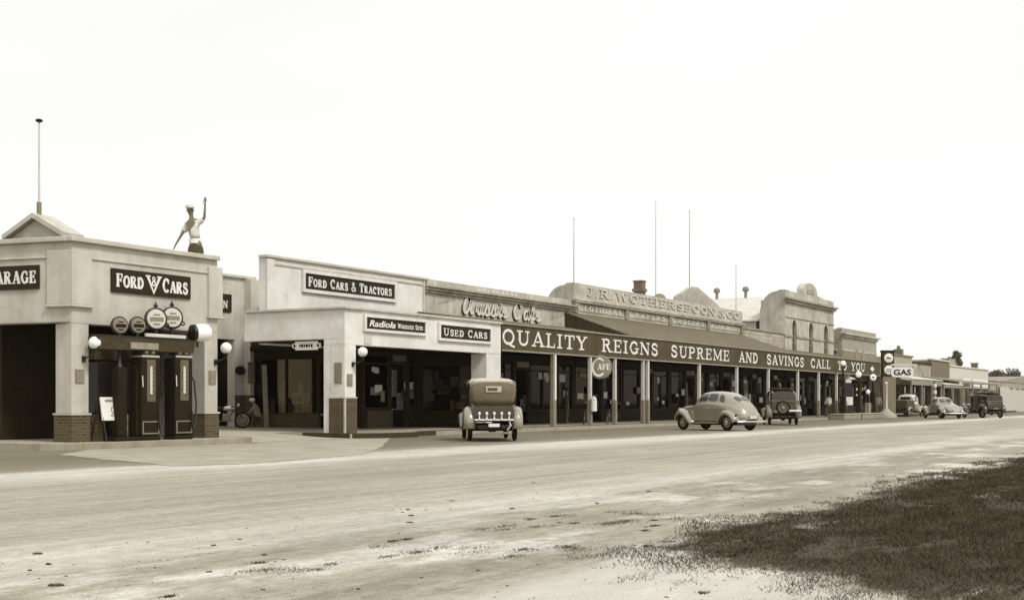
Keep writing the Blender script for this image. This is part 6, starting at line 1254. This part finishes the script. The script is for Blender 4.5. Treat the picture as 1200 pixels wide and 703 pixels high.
# ---------------------------------------------------------------- grass and dirt clods
def vnoise(x, y, seed=0):
    def h(i, j): q = np.sin(i*127.1+j*311.7+seed*74.7)*43758.5453; return q-np.floor(q)
    i, j = np.floor(x), np.floor(y); f, g = x-i, y-j; f = f*f*(3-2*f); g = g*g*(3-2*g)
    return (h(i,j)*(1-f)+h(i+1,j)*f)*(1-g)+(h(i,j+1)*(1-f)+h(i+1,j+1)*f)*g
def fbm(x, y, s=0): return (vnoise(x,y,s)+.5*vnoise(2.1*x,2.1*y,s+1)+.25*vnoise(4.3*x,4.3*y,s+2))/1.75
R0 = np.random.RandomState(12)
def blades(name, X, Y, h, wd, m):
    n = len(X); a = R0.uniform(0, 2*np.pi, n); lean = R0.uniform(.3, 1.6, n)*h; la = R0.uniform(0, 2*np.pi, n); ux, uy = np.cos(a)*wd/2, np.sin(a)*wd/2
    v = np.zeros((n,3,3)); v[:,0] = np.stack([X-ux, Y-uy, np.zeros(n)],1); v[:,1] = np.stack([X+ux, Y+uy, np.zeros(n)],1); v[:,2] = np.stack([X+np.cos(la)*lean, Y+np.sin(la)*lean, h],1)
    me = bpy.data.meshes.new(name); me.vertices.add(3*n); me.vertices.foreach_set('co', v.ravel()); me.loops.add(3*n); me.loops.foreach_set('vertex_index', np.arange(3*n)); me.polygons.add(n); me.polygons.foreach_set('loop_start', np.arange(0,3*n,3)); me.polygons.foreach_set('loop_total', np.full(n,3)); me.update(); me.materials.append(m)
    o = bpy.data.objects.new(name, me); COL.objects.link(o); return o
N = 1100000; u = R0.uniform(0, 1, N); X = 6.0 + 42*u**1.9; Y = R0.uniform(-3.5, 5.6, N)
f1 = fbm(X*.9, Y*1.6, 3); f2 = fbm(X*2.6, Y*4.5, 8); nn_ = (f1-.5)*1.4 + (f2-.5)*1.0
msk = np.minimum(4.55-Y, (X-.6*Y-6.95)*.6) + nn_*1.1
keep = (msk > R0.uniform(-.35, 1.2, N)) & (Y < .53*X) & ((f1 > .36) | (R0.uniform(0,1,N) < .5*f2)) & (X*X+Y*Y > 30)
X, Y, mk = X[keep], Y[keep], msk[keep]; dist = np.hypot(X, Y)
h = R0.uniform(.006, .03, len(X))*(.6+1.2*fbm(X*1.7, Y*1.7, 20))*(1+.25*np.clip(mk,0,1)) ; wd = np.clip(dist*.0006, .0045, .03)*R0.uniform(.7,1.3,len(X))
gmat = mat('dry_grass', .075, amp=.8, scale=2.5, bump=0)
tag(blades('grass', X, Y, h, wd, gmat), 'dark short grass on the verge', kind='stuff', cat='grass')
# scattered tufts over the sandy ground
cx_, cy_ = R0.uniform(5.6, 13, 200), R0.uniform(2.6, 6.6, 200); k_ = (fbm(cx_*.8, cy_*1.3, 5) > .50); cx_, cy_ = cx_[k_], cy_[k_]
ii = R0.randint(0, len(cx_), 9000); sp_ = R0.uniform(.02, .10, len(cx_)); X = cx_[ii]+R0.normal(0,1,9000)*sp_[ii]*1.4; Y = cy_[ii]+R0.normal(0,1,9000)*sp_[ii]*.7
tag(blades('grass_tufts', X, Y, R0.uniform(.006,.022,9000), R0.uniform(.004,.008,9000), gmat), 'sparse dry tufts on the sandy verge', kind='stuff', cat='grass')
q = MB()
def clod(x, y, r):
    m_ = Matrix.Translation((x, y, r*.15)) @ Matrix.Rotation(R0.uniform(0,3), 4, 'Z') @ Matrix.Diagonal((r*R0.uniform(1,1.7), r*R0.uniform(.7,1), r*.26, 1)); v = bmesh.ops.create_icosphere(q.bm, subdivisions=2, radius=1, matrix=m_)['verts']
    for w_ in v: w_.co += Vector(R0.normal(0, r*.09, 3))
for px, py, r in ((44,649,.055),(57,661,.045),(66,686,.06),(35,668,.03),(250,639,.04),(281,632,.035),(478,597,.05),(482,604,.05),(480,612,.04),(472,600,.03),(530,587,.04),(600,596,.05),(310,650,.04),(245,670,.035),(420,690,.03),(560,668,.03),(655,612,.03),(700,590,.05),(760,576,.06),(625,566,.05)):
    p = gpt(px, py); clod(p.x, p.y, r*.62)
for i in range(700): x, y = R0.uniform(2, 18), R0.uniform(2.5, 9); clod(x, y, abs(R0.normal(0,.005))+.003)
tag(q.build('dirt_clods', mat('dirt_clod', .09, amp=.5, scale=20), smooth=True), 'small dark clods and stones scattered on the sandy road', kind='stuff', cat='stones')

# ---------------------------------------------------------------- thin air haze
hz_ = MB().box(-320, 1720, -420, 1320, -1.5, 14.5).build('haze', None); hm = bpy.data.materials.new('thin_haze'); hm.use_nodes = True; hn = hm.node_tree; hn.nodes.clear()
ho = hn.nodes.new('ShaderNodeOutputMaterial'); hv = hn.nodes.new('ShaderNodeVolumePrincipled'); hv.inputs['Color'].default_value = (.95, .93, .86, 1); hv.inputs['Density'].default_value = .00013; hn.links.new(hv.outputs[0], ho.inputs['Volume'])
hz_.data.materials.append(hm); tag(hz_, kind='stuff')
